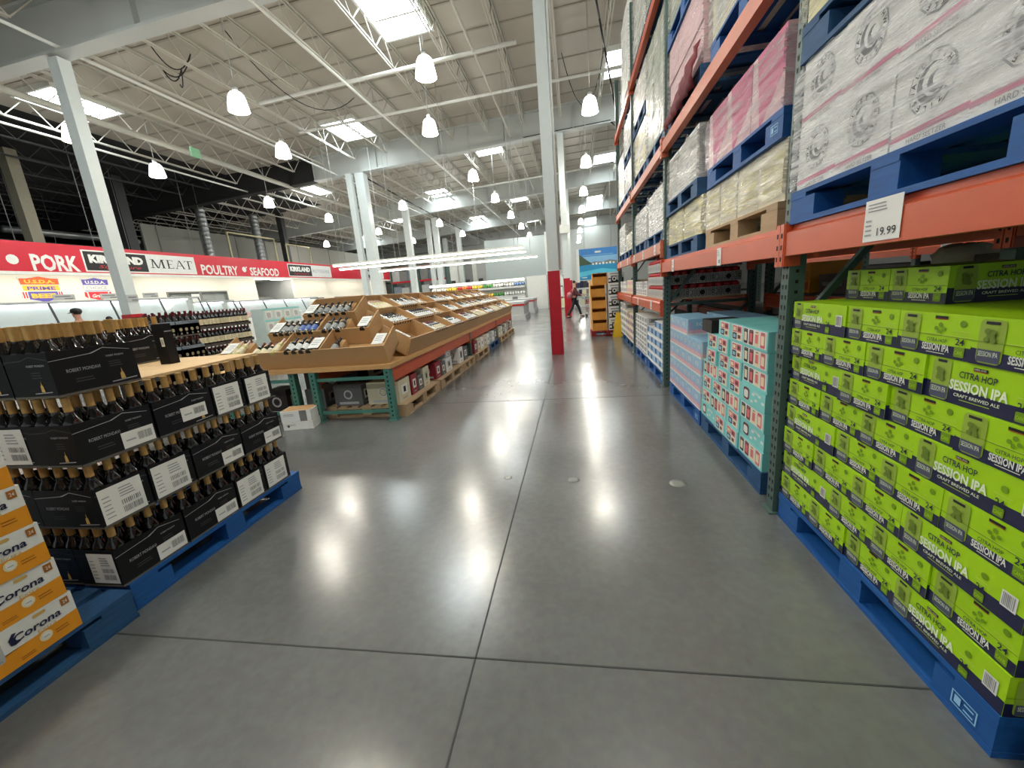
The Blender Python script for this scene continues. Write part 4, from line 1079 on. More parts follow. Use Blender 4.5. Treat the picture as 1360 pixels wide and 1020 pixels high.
for l, seq in enumerate(plans):
    z = .1425 + .303*l; y = YW
    for i, c in enumerate(seq):
        w = CL if c == 'L' else CW
        nm = f'{tier[l]}, {ORD[i]} along the aisle side'
        st = FS[c]
        if c == 'S': st = ('+y', .04, .86, .06, .93, True)      # local +y turns to the aisle
        if c == 'L' and l == 2 and i == 1: st = ('+x', .40, .86, .22, .62, False)
        wine_case(XW - random.uniform(0, .006), y, z, c, nm, 'corner' if i == 0 else 'front', st)
        y += w + .012
    # cartons along the near end
    if l == 0:
        oo = [o for o in C.objects if o.get('label') == 'black open wine carton on the bottom tier, first along the aisle side'][0]; label_child(oo, '-y', .32, .96, .1, .92, True)
    x = XW - (CW if seq[0] == 'L' else CL) - .012
    for q in range(3):
        c = 'L' if l in (0, 2) else 'S'
        w = CW if c == 'L' else CL
        if x - w < XW-1.0: break
        st = ('-y', .03, .85, .08, .95, True) if (c == 'L' and l == 2) else None
        wine_case(x, YW+random.uniform(0, .006), z, c, f'{tier[l]}, {ORD[q]} along the near end', 'near', st)
        x -= w + .010
    # layer boards between tiers carry the next tier
    if l < 2:
        s = MB(); s.box(XW-.95, XW-.004, YW+.004, YW+1.19, .1425+.303*l+.2995, .1425+.303*(l+1)-.0008, cardedge); T(s.build('layer_board'), ['thin grey board between the bottom and second wine tiers', 'thin grey board between the second and third wine tiers'][l], 'board')
s = MB(); s.box(XW-1.0, XW-.082, YW+.05, YW+1.19, .1425+.303*2+.2995, 1.062, ply); T(s.build('plywood_sheet'), 'plywood sheet lying on the third tier of wine bottles', 'plywood')
ZT = 1.0628; l = 3
wine_case(XW, YW, ZT, 'L', 'on the plywood at the near aisle corner', 'all')
wine_case(XW-CW-.008, YW, ZT, 'L', 'on the plywood, second along the near end', 'all')
wine_case(XW-2*CW-.016, YW, ZT, 'L', 'on the plywood, third along the near end', 'all')
wine_case(XW-3*CW-.024, YW, ZT, 'L', 'on the plywood, farthest along the near end', 'near')
wine_case(-2.90, 2.19, ZT, 'L', 'on the plywood, standing alone behind the corner', 'all')
wine_case(-2.90, 1.845, ZT, 'L', 'on the plywood, between lone carton and near row', 'all')
mb = MB(); mb.box(0, .08, 0, .06, 0, .255, wineblack); f = faces(0, .08, 0, .06, 0, .255)['-y']; f.rect(mb, .56, .86, .44, .66, paper, 1); bars(f, mb, .6, .82, .48, .62, barcode, 6, 2)
f = faces(0, .08, 0, .06, 0, .255)['+x']; f.rect(mb, .1, .9, .8, .82, wineprint2, 1)
T(mb.build('wine_gift_box', loc=(-2.64, 2.20, ZT)), 'tall narrow black box with white barcode standing on the plywood', 'gift box')
# torn paper of the lowest near carton: one sticker on its end
wine_lab = MB()

# ------------------------------------------------------------------ corona cases
YWc = .95
def yellow_case():
    mb = MB(); D, L, H = .27, .285, .1615
    mb.box(0, D, 0, L, 0, H, white)
    f4 = faces(0, D, 0, L, 0, H)
    for k in ('+x', '-x', '-y', '+y'):
        f = f4[k]
        f.rect(mb, 0, 1, 0, .44, c_orange); f.poly(mb, [(0, .44), (.5, .44), (1, .44), (1, .48), (0, .40)], c_orange, 1)
        f.text(mb, 'Corona', .58, .58, .19, navy, w=.50, bold=.02, l=3, shear=.15); f.poly(mb, [(.30, .56), (.34, .53), (.40, .56), (.36, .60), (.345, .72), (.38, .80), (.34, .82), (.29, .7)], navy, 2)
        f.text(mb, 'Extra', .66, .46, .09, gold, w=.2, l=3); f.round(mb, .56, .70, .86, .94, .006, gold, 2)
        f.disc(mb, .62, .30, .02, w_yel, 2); f.disc(mb, .62, .30, .014, paper, 3); f.rect(mb, .59, .65, .28, .30, ink2, 4)
        f.rect(mb, .86, .95, .74, .93, c_orange2, 2); f.text(mb, '24', .905, .79, .09, white, w=.05, l=3)
        lines(f, mb, .72, .92, .2, .34, c_orange2, 2); lines(f, mb, .34, .54, .1, .2, c_orange2, 2)
        f.round(mb, .02, .22, .30, .86, .01, lightgrey, 2); f.rect(mb, .08, .16, .38, .8, navy, 3); bars(f, mb, .05, .2, .34, .38, barcode, 6, 4)
    return mb.build('beer_case')
yc = yellow_case(); ycu = False
rotc = math.atan2(.066, .476)
def place_c(y, z, x, label):
    global ycu
    o = dup(yc) if ycu else yc
    ycu = True
    o.location = (x-.27, y, z); o.rotation_euler = (0, 0, .0)
    return T(o, label, 'beer case', 'orange and white beer cases on the near left pallet')
for l in range(5):
    z = .1425 + .1625*l
    x = -2.084
    for i in range(3):
        yy = 1.127 - .010*l - .2865*(i+1)
        place_c(yy, z, x + random.uniform(-.004, .003), f'orange and white beer case, {ORD[l]} layer up, {ORD[i]} from the wine pallet')
        if l == 4 or i == 0: place_c(yy, z, x-.275, f'orange and white beer case, {ORD[l]} layer up, {ORD[i]} along, behind the front row')
pallet(-2.085-1.016, .10, 'blue pallet under the orange and white beer cases', blue2)

# ------------------------------------------------------------------ wine display table
TX, TY0, TY1 = -2.08, 4.18, 13.2
bd = MB(); bd.box(-4.34, TX+.015, TY0+.01, TY1, .60, .65, lumber); T(bd.build('table_deck'), 'pine-edged plywood deck of the wine display table', 'table deck')
def end_frame(x1, depth, y, where, H=.596, mono=teal_up):
    e = empty('table_trestle', (x1, y, 0))
    for px in (-.075, -depth):
        p = MB(); p.box(px, px+.075, 0, .075, .008, H, mono)
        z = .06
        while z < H-.03:
            p.prism([(-.007, -.011), (.007, -.011), (.010, .011), (-.010, .011)], (px+.0375, -.0006, z), (1, 0, 0), (0, 0, 1), (0, -.0004, 0), hole); z += .05
        p.build('post', e)
        f = MB(); f.box(px-.02, px+.095, -.02, .095, 0, .008, mono); f.build('foot_plate', e)
    for z in (.09, .485):
        b = MB(); b.box(-depth+.076, -.076, .02, .05, z, z+.035, mono); b.build('brace', e)
    return T(e, 'low steel trestle under the wine table ' + where, 'trestle')
end_frame(TX, 1.0, TY0, 'teal, at the near aisle end')
end_frame(TX-1.22, 1.0, TY0+.04, 'teal, left half at the near end', H=.595)
for y, w in ((7.75, 'dark green, first along the aisle'), (10.5, 'dark green, second along the aisle'), (13.1, 'dark green, at the far end')): end_frame(TX, 1.0, y, w, mono=green_up)
for a, b, w in ((TY0+.076, 7.749, 'nearest'), (7.826, 10.499, 'middle'), (10.576, 13.099, 'farthest')):
    beam(a, b, .44, orange, f'orange beam along the wine table edge, {w} span', x=TX-.04, h=.155)
    beam(a, b, .44, orange, f'orange inner beam under the wine table, {w} span', x=TX-.96, h=.155)
# bins: tilted troughs. section in (d inward, z): front foot, front lip, back lip, back foot
SEC = [(0, 0), (-.08, .21), (.26, .40), (.33, .19)]
TIERD = [(0, 0), (.335, .19), (.67, .38)]
def bins(O, uu, dd, U0, U1, divs, tier, name_lab, back, empties=()):
    """O origin at deck level; uu along the row, dd inwards"""
    O = Vector(O); uu = Vector(uu); dd = Vector(dd)
    d0, z0 = TIERD[tier]; Z = Vector((0, 0, 1))
    O = O + dd*d0 + Z*(z0+.002)
    e = empty('wine_bin', O)
    def P(u, d, z): return uu*u + dd*d + Z*z
    def panel(mb, pts, u0, u1, M):
        a = [P(u0, d, z) for d, z in pts]; b = [P(u1, d, z) for d, z in pts]; n = len(pts)
        mb.add(a+b, [tuple(range(n)), tuple(range(2*n-1, n-1, -1))] + [(i, n+i, n+(i+1) % n, (i+1) % n) for i in range(n)], M)
    (a, b, c, d_) = SEC; t = .012
    f = MB(); panel(f, [a, b, (b[0]+t, b[1]+.004), (a[0]+t, a[1]+.007)], U0, U1, ply2); f.build('front_board', e)
    f = MB(); panel(f, [(a[0]+t, a[1]+.007), (d_[0]-t*.2, d_[1]-.001), (d_[0]-t*.2-.005, d_[1]+.011), (a[0]+t-.005, a[1]+.019)], U0, U1, ply2); f.build('floor_board', e)
    if back:
        f = MB(); panel(f, [d_, c, (c[0]+t, c[1]+.004), (d_[0]+t, d_[1]+.007)], U0, U1, ply2); f.build('back_board', e)
    inner = [(a[0]+t, a[1]+.02), (b[0]+t, b[1]+.004), (c[0]-.002, c[1]), (d_[0]-.002, d_[1])]
    for u in (U0, U1-t):
        f = MB(); panel(f, [a, b, c, d_] if False else inner, u, u+t, ply2); f.build('end_panel', e)
    for u in divs:
        f = MB(); panel(f, inner, u-.006, u+.006, ply2); f.build('divider', e)
    # step riser that carries the tier above the deck
    if tier:
        f = MB(); panel(f, [(.02, -z0), (.02, -.0), (.31, .165), (.31, -z0)], U0+.05, U1-.05, ply); f.build('riser', e)
    T(e, name_lab, 'wine bin')
    return O, uu, dd, Z
kinds = {}
def lay_bottle(F4, u, kind, label, group, near=False, roll=None, lift=.145):
    """a bottle lying on the sloping floor, neck up and inwards"""
    O, uu, dd, Z = F4
    cap, lab, M = {'white': (capblk, lab_w, glassblk), 'cream': (capred, lab_c, glassblk), 'blue': (capblk, lab_b, glassblk), 'dark': (capblk, lab_g, glassblk), 'red': (capred, lab_w, glassblk), 'pale': (mat('pale_capsule', (200, 170, 150), .4), lab_c, mat('pale_glass', (196, 186, 130), .12, spec=.7))}[kind]
    k = (kind, near)
    if k not in kinds: kinds[k] = bottle_proto('wine_bottle', cap=cap, label=lab, M=M, n=10, one=not near); o = kinds[k]
    else: o = dup(kinds[k])
    dirv = (dd*.33 + Z*.19).normalized(); nrm = (Z*.33 - dd*.19).normalized()
    base = O + uu*u + dd*.017 + Z*.021 + nrm*(.0385+lift) + dirv*.004
    # local z -> dirv, local x (label centre) -> mostly nrm
    y = dirv.cross(nrm)
    r = roll if roll is not None else random.uniform(-.35, .35)
    x = nrm*math.cos(r) + y*math.sin(r); y = dirv.cross(x)
    mt = Matrix((x, y, dirv)).transposed().to_4x4(); mt.translation = base
    o.matrix_world = mt
    return T(o, label, 'wine bottle', group)
def pcard(F4, u, label, w=.13):
    O, uu, dd, Z = F4; mb = MB()
    a = O + uu*(u-w/2) + dd*(-.06) + Z*.23; s = (dd*.34+Z*.19).normalized()*.2; n = (Z*.34-dd*.19).normalized()
    up = n*.003
    mb.hexa([a, a+uu*w, a+uu*w+s, a+s, a+up, a+uu*w+up, a+uu*w+s+up, a+s+up] if uu.cross(s).dot(n) > 0 else [a+uu*w, a, a+s, a+uu*w+s, a+uu*w+up, a+up, a+s+up, a+uu*w+s+up], paper)
    for i in range(3):
        q = a + up*1.4 + s*(.3+.2*i)
        p = [q+uu*w*.15, q+uu*w*.8, q+uu*w*.8+s*.06, q+uu*w*.15+s*.06]
        mb.add(p, [(0, 1, 2, 3)], ink2)
    return T(mb.build('price_card'), label, 'price card')
tn = ['bottom', 'middle', 'top']; STUFF0 = []
# near end, facing the viewer
OE = (0, 4.27, .65)
E1 = bins(OE, (1, 0, 0), (0, 1, 0), -4.22, -2.11, (-3.42, -2.9), 0, 'wooden wine bin with three bays, bottom tier at the near end', False)
E2 = bins(OE, (1, 0, 0), (0, 1, 0), -3.78, -2.44, (-3.12,), 1, 'wooden wine bin with two bays, middle tier at the near end', False)
E3 = bins(OE, (1, 0, 0), (0, 1, 0), -3.50, -2.77, (), 2, 'wooden wine bin with one bay, top tier at the near end', True)
def insert(F4, u0, u1, lift, par):
    O, uu, dd, Z = F4; n = (Z*.33-dd*.19).normalized(); s = (dd*.33+Z*.19).normalized()
    a = dd*.012+Z*.0205+n*.0005+s*.004; mb = MB(); h = n*(lift-.002); L = s*.325
    p = [uu*u0+a, uu*u1+a, uu*u1+a+L, uu*u0+a+L]
    if uu.cross(L).dot(n) < 0: p = [p[1], p[0], p[3], p[2]]
    mb.hexa(p + [q+h for q in p], ply2); mb.build('raised_floor', par)
def fill(F4, us, kind, label, near=True, lift=.145):
    par = [o for o in C.objects if o.name.startswith('wine_bin') and (o.location-F4[0]).length < 1e-4][0]
    insert(F4, min(us)-.04, max(us)+.04, lift, par)
    for u in us: lay_bottle(F4, u, kind, label, label.replace('bottle', 'bottles', 1), near, lift=lift)
fill(E1, (-4.08, -3.98), 'pale', 'pale wine bottle at the left of the bottom near-end bin, first bay')
fill(E1, (-3.50,), 'pale', 'pale wine bottle alone against the first divider of the bottom near-end bin')
fill(E1, (-3.80, -3.71, -3.62), 'cream', 'cream-labelled wine bottle in the middle of the first bay, bottom near-end bin', lift=.105)
fill(E1, (-3.32, -3.22, -3.13, -3.04), 'white', 'white-labelled wine bottle in the second bay of the bottom near-end bin')
fill(E1, (-2.78,), 'dark', 'single dark wine bottle in the nearly empty third bay, bottom near-end bin', lift=.10)
fill(E2, (-3.68, -3.60, -3.52, -3.44), 'dark', 'grey-labelled wine bottle in the left bay of the middle near-end bin')
fill(E2, (-3.36, -3.28, -3.20), 'blue', 'blue-labelled wine bottle in the middle near-end bin')
fill(E2, (-3.02, -2.93, -2.84), 'dark', 'grey-labelled wine bottle in the right bay of the middle near-end bin')
fill(E2, (-2.52,), 'white', 'white-labelled wine bottle alone at the right end, middle near-end bin')
fill(E3, [-3.40+.095*i for i in range(6)], 'dark', 'slim-labelled dark wine bottle in the top near-end bin')
for F4, u, w in ((E1, -4.12, 'left end of the bottom near-end bin'), (E1, -2.98, 'second divider of the bottom near-end bin'), (E1, -2.2, 'right end of the bottom near-end bin'), (E2, -3.70, 'left end of the middle near-end bin'), (E2, -2.52, 'right end of the middle near-end bin'), (E3, -3.42, 'left end of the top near-end bin')):
    pcard(F4, u, 'white price card leaning on the ' + w)
# aisle side
OS = (TX-.005, 0, .65)
rnd = random.Random(21)
for t, (a, b) in enumerate(((4.72, 13.15), (5.02, 12.95), (5.3, 12.75))):
    n = 9; w = (b-a)/n
    F4 = bins(OS, (0, 1, 0), (-1, 0, 0), a, b, [a+w*i for i in range(1, n)], t, f'long wooden wine bin along the aisle side, {tn[t]} tier', t == 2)
    for i in range(n):
        kind = rnd.choice(['white', 'white', 'cream', 'dark', 'red', 'white', 'pale'])
        if (t, i) in ((0, 0), (1, 2), (2, 2)): k = 0 if t == 0 else 3
        elif (t, i) == (2, 4): k = 6
        else: k = 10 if rnd.random() < .7 else 7
        if (t, i) == (0, 1): kind = 'cream'; k = 7
        if k:
            par = [o for o in C.objects if o.name.startswith('wine_bin') and (o.location-F4[0]).length < 1e-4][0]
            insert(F4, a+w*i+.01, a+w*(i+1)-.01, .125, par)
        for q in range(k):
            lab = f'{ {"white": "white", "cream": "cream", "dark": "grey", "red": "white", "pale": "pale"}[kind] }-labelled wine bottle in {tn[t]} aisle-side bin, {ORD[i]} bay from near end'
            bo = lay_bottle(F4, a + w*i + .055 + .087*q, kind, lab, lab.replace('bottle', 'bottles', 1), False, lift=.127)
            if i >= 4: STUFF0.append(bo)
        pcard(F4, a + w*i + .028, f'white price card on the {tn[t]} aisle-side bin, {ORD[i]} divider', .055)
        if rnd.random() < .6 and k > 7: pcard(F4, a + w*(i+.5), f'white price card over the middle of the {tn[t]} aisle-side bin, {ORD[i]} bay', .05)
# stock under the table
def gift_box(x0, y0, w, d, h, M, label, z=.1425, logo=None, side=None, rot=0):
    mb = MB(); mb.box(0, d, 0, w, 0, h, M)
    f = faces(0, d, 0, w, 0, h)['+x']; f.rect(mb, .25, .75, .3, .75, logo or paper, 1); f.rect(mb, .4, .6, .4, .65, ink, 2); f.rect(mb, .3, .7, .1, .16, ink2, 2)
    f = faces(0, d, 0, w, 0, h)['-y']; f.disc(mb, .5, .55, min(d, h)*.22, paper, 1); f.disc(mb, .5, .55, min(d, h)*.19, side or ink2, 2); f.disc(mb, .5, .55, min(d, h)*.14, M, 3); f.rect(mb, .15, .85, .08, .2, lightgrey, 1)
    return T(mb.build('wine_carton', loc=(x0, y0, z), rot=rot), label, 'wine carton')
pallet(-3.02, 4.32, 'bare wood pallet under the near end of the wine table', palwood); pallet(-3.02, 5.6, 'bare wood pallet under the wine table, second', palwood); pallet(-3.02, 6.86-.32+.3, 'bare wood pallet under the wine table, third', palwood, L=.88)
cream_b = mat('cream_box', (206, 200, 172), .6); red_b = mat('crimson_box', (140, 30, 46), .5); grey_b = mat('charcoal_box', (96, 98, 98), .6); lgrey_b = mat('silver_box', (166, 170, 172), .5)
gift_box(-2.50, 4.38, .33, .40, .265, cream_b, 'cream wine carton at the near corner under the table')
gift_box(-2.92, 4.36, .20, .36, .25, grey_b, 'charcoal wine carton with a round white emblem under the table')
gift_box(-3.01, 4.62, .13, .24, .2, lgrey_b, 'silver and blue wine carton left of the charcoal one', logo=lab_b)
gift_box(-2.34, 4.76, .2, .24, .255, red_b, 'crimson wine carton next to the cream one under the table')
gift_box(-2.34, 4.98, .18, .24, .19, grey_b, 'low charcoal wine carton between crimson and cream ones')
gift_box(-2.34, 5.19, .22, .24, .26, cream_b, 'tall cream wine carton, fourth along under the table', logo=greenish)
gift_box(-2.36, 5.63, .24, .28, .24, red_b, 'crimson wine carton on the second pallet under the table')
gift_box(-2.36, 5.90, .2, .28, .2, grey_b, 'charcoal wine carton on the second pallet under the table')
gift_box(-2.36, 6.14, .3, .28, .22, w_carton, 'white wine carton on the second pallet under the table', logo=lightgrey)
gift_box(-2.36, 6.14+.02, .26, .28, .1, lgrey_b, 'silver carton lying on the white one under the table', z=.3630)
gift_box(-2.36, 6.90, .26, .28, .27, w_carton, 'white wine carton on the third pallet under the table', logo=midgrey)
gift_box(-2.36, 7.2, .26, .28, .24, grey_b, 'charcoal wine carton on the third pallet under the table')
for k, y in enumerate((7.9, 9.15)): pallet(-3.02, y, f'worn wood pallet under the middle span of the wine table, {ORD[k]}', palwood if k == 0 else blue2)
for k, y in enumerate((10.62, 11.85)): pallet(-3.02, y, f'worn wood pallet under the far span of the wine table, {ORD[k]}', palwood)
cols = [('crimson', red_b), ('cream', cream_b), ('white', w_carton), ('cream', cream_b), ('white', w_carton), ('silver', lgrey_b), ('white', w_carton), ('charcoal', grey_b)]
for k in range(8):
    nm, M = cols[k]; gift_box(-2.36, 7.93+.305*k + (.02 if k > 3 else 0), .28, .3, .24+.02*(k % 2), M, f'{nm} wine carton under the middle span of the table, {ORD[k]} along')
for k in range(7):
    nm, M = cols[(k*3+1) % 8]; gift_box(-2.36, 10.66+.33*k + (.03 if k > 2 else 0), .28, .3, .24, M, f'{nm} wine carton under the far span of the table, {ORD[k]} along')
gift_box(-3.62, 4.78, .33, .28, .27, lgrey_b, 'big grey-white carton standing on the floor under the left half of the table', z=0)
for k in range(5): gift_box(-4.2, 5.6+1.4*k, 1.2, .9, .5, mat('deep_brown_box', (52, 42, 40), .7), f'big dark carton in the shade under the left table half, {ORD[k]} back', z=0)  # dark backing put in to make the space under the table dark
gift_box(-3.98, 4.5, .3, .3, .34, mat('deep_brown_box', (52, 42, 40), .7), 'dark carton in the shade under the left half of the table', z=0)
# two flattened white trays on the floor
def tray_box(x, y, w, d, h, z, rot, label):
    mb = MB(); mb.box(0, w, 0, d, 0, h, w_carton); f = faces(0, w, 0, d, 0, h)['-y']
    f.rect(mb, .62, .86, .0, 1, midgrey, 1) if h > .1 else f.disc(mb, .18, .5, .014, ink, 1)
    lines(f, mb, .1, .55, .55, .8, ink2, 2)
    mb.box(.01, w-.01, .01, d-.01, h, h+.002, cardb)
    return T(mb.build('wine_carton', loc=(x, y, z), rot=rot), label, 'wine carton')
tray_box(-3.325, 3.92, .335, .24, .09, 0, .2, 'flat white carton on the floor before the wine table')
tray_box(-3.335, 3.925, .335, .24, .125, .0935, .2, 'white carton stacked on the flat one before the wine table')

# ------------------------------------------------------------------ bottle stacks behind, left
STUFF = STUFF0
def small_case(x, y, z, labm, label):
    o = None
    if labm not in kinds:
        mb = MB(); mb.box(-.20, 0, 0, .335, 0, .012, cardedge)
        mb.box(-.20, 0, 0, .335, .012, .02, mat('brown_tray', (60, 48, 42), .7)); mb.box(-.003, 0, 0, .335, .02, .055, MATS['brown_tray']); mb.box(-.2, -.09, .003, .332, .02, .285, mat('dark_core', (30, 24, 24), .6)); kinds[labm] = mb.build('case_tray'); o = kinds[labm]
    else: o = dup(kinds[labm])
    o.location = (x, y, z)
    return T(o, label, 'case tray')
rb = None
for l in range(4):
    for i in range(6):
        y = 5.35 + .345*i; z = .1425 + .32*l
        if l < 2 and i > 5: continue
        small_case(-6.5, y, z, 'tray', f'dark bottle tray in the maroon-capped wine wall, {ORD[3-l]} row down, {ORD[i]} from the near end')
        for k in range(4):
            if rb is None: rb = bottle_proto('wine_bottle', cap=capred, label=lab_c, n=8, one=True); o = rb
            else: o = dup(rb)
            o.location = (-6.545, y+.042+.0838*k, z+.0205)
            STUFF.append(o)
            lab = f'maroon-capped cream-labelled bottle in the wine wall, {ORD[3-l]} row down, {ORD[i]} tray'
            T(o, lab, 'wine bottle', lab.replace('bottle', 'bottles', 1))
for k in range(2): pallet(-7.5, 5.3+1.22*k, f'wood pallet under the maroon-capped wine wall, {ORD[k]}', palwood, detail=False)
# nearer stack with pale blue strips
pallet(-6.0, 3.75, 'wood pallet under the blue-striped bottle trays', palwood, detail=False)
rb2 = None
for l in range(4):
    for i in range(3):
        y = 3.8+.34*i; z = .1425+.32*l
        if l == 3 and i == 0: continue
        o = small_case(-5.0, y, z, 'tray2', f'tray with pale blue strip and gold print, {ORD[l]} layer up, {ORD[i]} from the near end')
        s = MB(); s.box(.001, .004, .004, .331, .155, .195, mat('pale_strip', (196, 218, 236), .5)); s.box(.001, .003, .004, .331, .02, .155, mat('brown_print', (74, 60, 44), .6))
        f = Face((.003, .004, .02), (0, 1, 0), (1, 0, 0), .327, .135)
        for q in range(4): f.disc(s, .14+.24*q, .5, .022, lab_c, 3); f.rect(s, .1+.24*q, .17+.24*q, .05, .2, paper, 3)
        s.build('front_panel', o)
        for k in range(4):
            if rb2 is None: rb2 = bottle_proto('wine_bottle', cap=capred, n=8, one=True); b = rb2
            else: b = dup(rb2)
            b.location = (-5.045, y+.042+.0838*k, z+.0205); STUFF.append(b)
            lab = f'maroon-capped bottle in the blue-striped trays, {ORD[l]} layer up, {ORD[i]} tray'; T(b, lab, 'wine bottle', lab.replace('bottle', 'bottles', 1))
# pale boxes with little windows beyond the wine wall
pallet(-7.6, 7.9, 'wood pallet under the pale window-fronted cartons', palwood, detail=False)
src = None
for l in range(5):
    for i in range(4):
        if src is None:
            mb = MB(); mb.box(-.3, 0, 0, .295, 0, .245, mat('pale_teal_box', (196, 214, 210), .5)); f = faces(-.3, 0, 0, .295, 0, .245)['+x']; f.round(mb, .15, .85, .15, .8, .02, white, 1); f.round(mb, .3, .7, .2, .65, .02, lightgrey, 2); f.rect(mb, 0, 1, .86, 1, aqua, 1); src = mb.build('carton'); o = src
        else: o = dup(src)
        o.location = (-6.6, 7.92+.3*i, .1425+.2455*l); T(o, f'pale carton with a round window beyond the wine wall, {ORD[l]} layer up, {ORD[i]} along', 'carton', 'pale window-fronted cartons beyond the wine wall')
# ------------------------------------------------------------------ meat department along the left wall
warmwhite = mat('service_wall', (236, 232, 220), .6, var=.03)
mb = MB()
for y0, y1, z0, z1 in ((2, 15.2, 0, 3.05), (18.3, 20.3, 0, 3.05), (15.2, 18.3, 0, 1.2), (15.2, 18.3, 2.42, 3.05), (23.4, 36, 0, 3.05)): mb.box(-17.15, -17, y0, y1, z0, z1, warmwhite)
mb.build('wall_left', kind='structure')
mb = MB(); mb.box(-19.6, -19.5, 14, 24, 0, 3.05, mat('back_room', (128, 130, 128), .7)); mb.build('wall_left', kind='structure')
mb = MB(); mb.box(-19.5, -17.15, 20.2, 20.3, 0, 3.05, lightgrey); mb.box(-19.5, -17.15, 23.4, 23.5, 0, 3.05, lightgrey); mb.build('wall_left', kind='structure')
mb = MB(); mb.box(-19.5, -16.0, 2, 36.4, 3.05, 3.10, white); mb.build('ceiling', kind='structure')
sg = empty('meat_sign', (-16, 5, 3.02))
def sy(y): return y-5
b = MB(); b.box(0, .06, 0, 31.4, 0, .86, redsign); b.build('sign_board', sg)
b = MB(); b.box(-.02, .08, 0, 31.4, -.09, -.001, white); b.build('light_valance', sg)
def sf(y0, y1, z0, z1): return Face((.06, sy(y0), z0-3.02), (0, 1, 0), (1, 0, 0), y1-y0, z1-z0)
def serif_meat(f, mb, M):
    """MEAT in thick-and-thin capitals with slab serifs"""
    def st(p, q, w, x0, W):
        (ax, ay), (bx, by) = p, q
        f.poly(mb, [(x0+W*(ax-w), ay), (x0+W*(ax+w), ay), (x0+W*(bx+w), by), (x0+W*(bx-w), by)], M, 3)
    def ser(x, y, w, x0, W): f.poly(mb, [(x0+W*(x-w), y), (x0+W*(x+w), y), (x0+W*(x+w), y+.03), (x0+W*(x-w), y+.03)], M, 3)
    b0, t0 = .25, .78
    X, W_ = .06, .30
    st((.12, b0), (.18, t0), .03, X, W_); st((.46, b0), (.2, t0), .055, X, W_); st((.5, b0), (.78, t0), .03, X, W_); st((.86, b0), (.8, t0), .06, X, W_)
    for a in (.12, .86): ser(a, b0, .13, X, W_)
    ser(.15, t0-.03, .12, X, W_); ser(.84, t0-.03, .12, X, W_)
    X, W_ = .38, .17
    st((.25, b0), (.25, t0), .09, X, W_); ser(.45, b0, .4, X, W_); ser(.45, t0-.03, .38, X, W_); ser(.42, .5, .25, X, W_); st((.84, b0), (.84, .36), .03, X, W_); st((.8, .68), (.8, t0), .03, X, W_)
    X, W_ = .56, .22
    st((.12, b0), (.46, t0), .03, X, W_); st((.86, b0), (.5, t0), .07, X, W_); ser(.12, b0, .13, X, W_); ser(.86, b0, .14, X, W_); ser(.48, .43, .2, X, W_)
    X, W_ = .77, .19
    st((.5, b0), (.5, t0), .08, X, W_); ser(.5, b0, .2, X, W_); ser(.5, t0-.03, .46, X, W_); st((.06, .66), (.06, t0), .03, X, W_); st((.94, .66), (.94, t0), .03, X, W_)
b = MB(); f = sf(9.8, 10.1, 3.22, 3.48); f.disc(b, .5, .5, .14, white, 2); b.build('bullet_dot', sg)
b = MB(); f = sf(10.36, 11.58, 3.06, 3.62); f.text(b, 'PORK', .5, .02, .88, white, w=1.0, bold=.035, l=2); b.build('word_lettering', sg)
b = MB(); f = sf(11.72, 15.85, 3.06, 3.76); f.rect(b, 0, 1, 0, 1, white, 1); f.rect(b, .012, .505, .06, .94, black, 2); f.rect(b, .505, .988, .06, .94, mat('pale_sign', (222, 224, 222), .5), 2)
f.text(b, 'KIRKLAND', .258, .44, .38, white, w=.43, bold=.07, l=3); f.text(b, 'Signature', .27, .18, .15, redsign, w=.34, bold=0, l=3, shear=.3)
g = sf(11.72+4.13*.505, 11.72+4.13*.988, 3.10, 3.72); serif_meat(g, b, black); b.build('logo_plate', sg)
b = MB(); f = sf(16.1, 18.1, 3.06, 3.6); f.text(b, 'POULTRY', .5, .05, .78, white, w=1.0, bold=.03, l=2); b.build('word_lettering', sg)
b = MB(); f = sf(18.3, 18.7, 3.2, 3.5); f.disc(b, .5, .5, .13, white, 2); f.disc(b, .9, .85, .04, white, 2); b.build('bullet_dot', sg)
b = MB(); f = sf(18.85, 20.9, 3.06, 3.6); f.text(b, 'SEAFOOD', .5, .05, .75, white, w=1.0, bold=.03, l=2); b.build('word_lettering', sg)
b = MB(); f = sf(21.7, 25.9, 3.08, 3.78); f.rect(b, 0, 1, 0, 1, white, 1); f.rect(b, .012, .505, .06, .94, black, 2); f.rect(b, .505, .988, .06, .94, MATS['pale_sign'], 2)
f.text(b, 'KIRKLAND', .258, .44, .38, white, w=.43, bold=.07, l=3); f.text(b, 'Signature', .27, .18, .15, redsign, w=.34, bold=0, l=3, shear=.3); f.text(b, 'ROTISSERIE', .745, .38, .3, ink2, w=.42, l=3); b.build('logo_plate', sg)
b = MB(); f = sf(30.6, 33.6, 3.08, 3.78); f.rect(b, 0, 1, 0, 1, white, 1); f.rect(b, .02, .5, .06, .94, black, 2); f.text(b, 'KIRKLAND', .26, .44, .38, white, w=.42, bold=.06, l=3); b.build('logo_plate', sg)
T(sg, 'long red sign board over the meat counter reading PORK, MEAT, POULTRY, SEAFOOD', 'sign')
tube_m = emis('tube_glow', (255, 250, 240), TUBE_E)
strip_m = emis('strip_glow', (255, 248, 236), STRIP_E)
for k in range(7):
    y = 5.2+4.4*k
    mb = MB(); mb.box(-16.42, -16.2, y, y+3.9, 2.99, 3.049, strip_m); T(mb.build('strip_light'), f'bright strip light under the red meat sign, {ORD[k]} along', 'strip light')
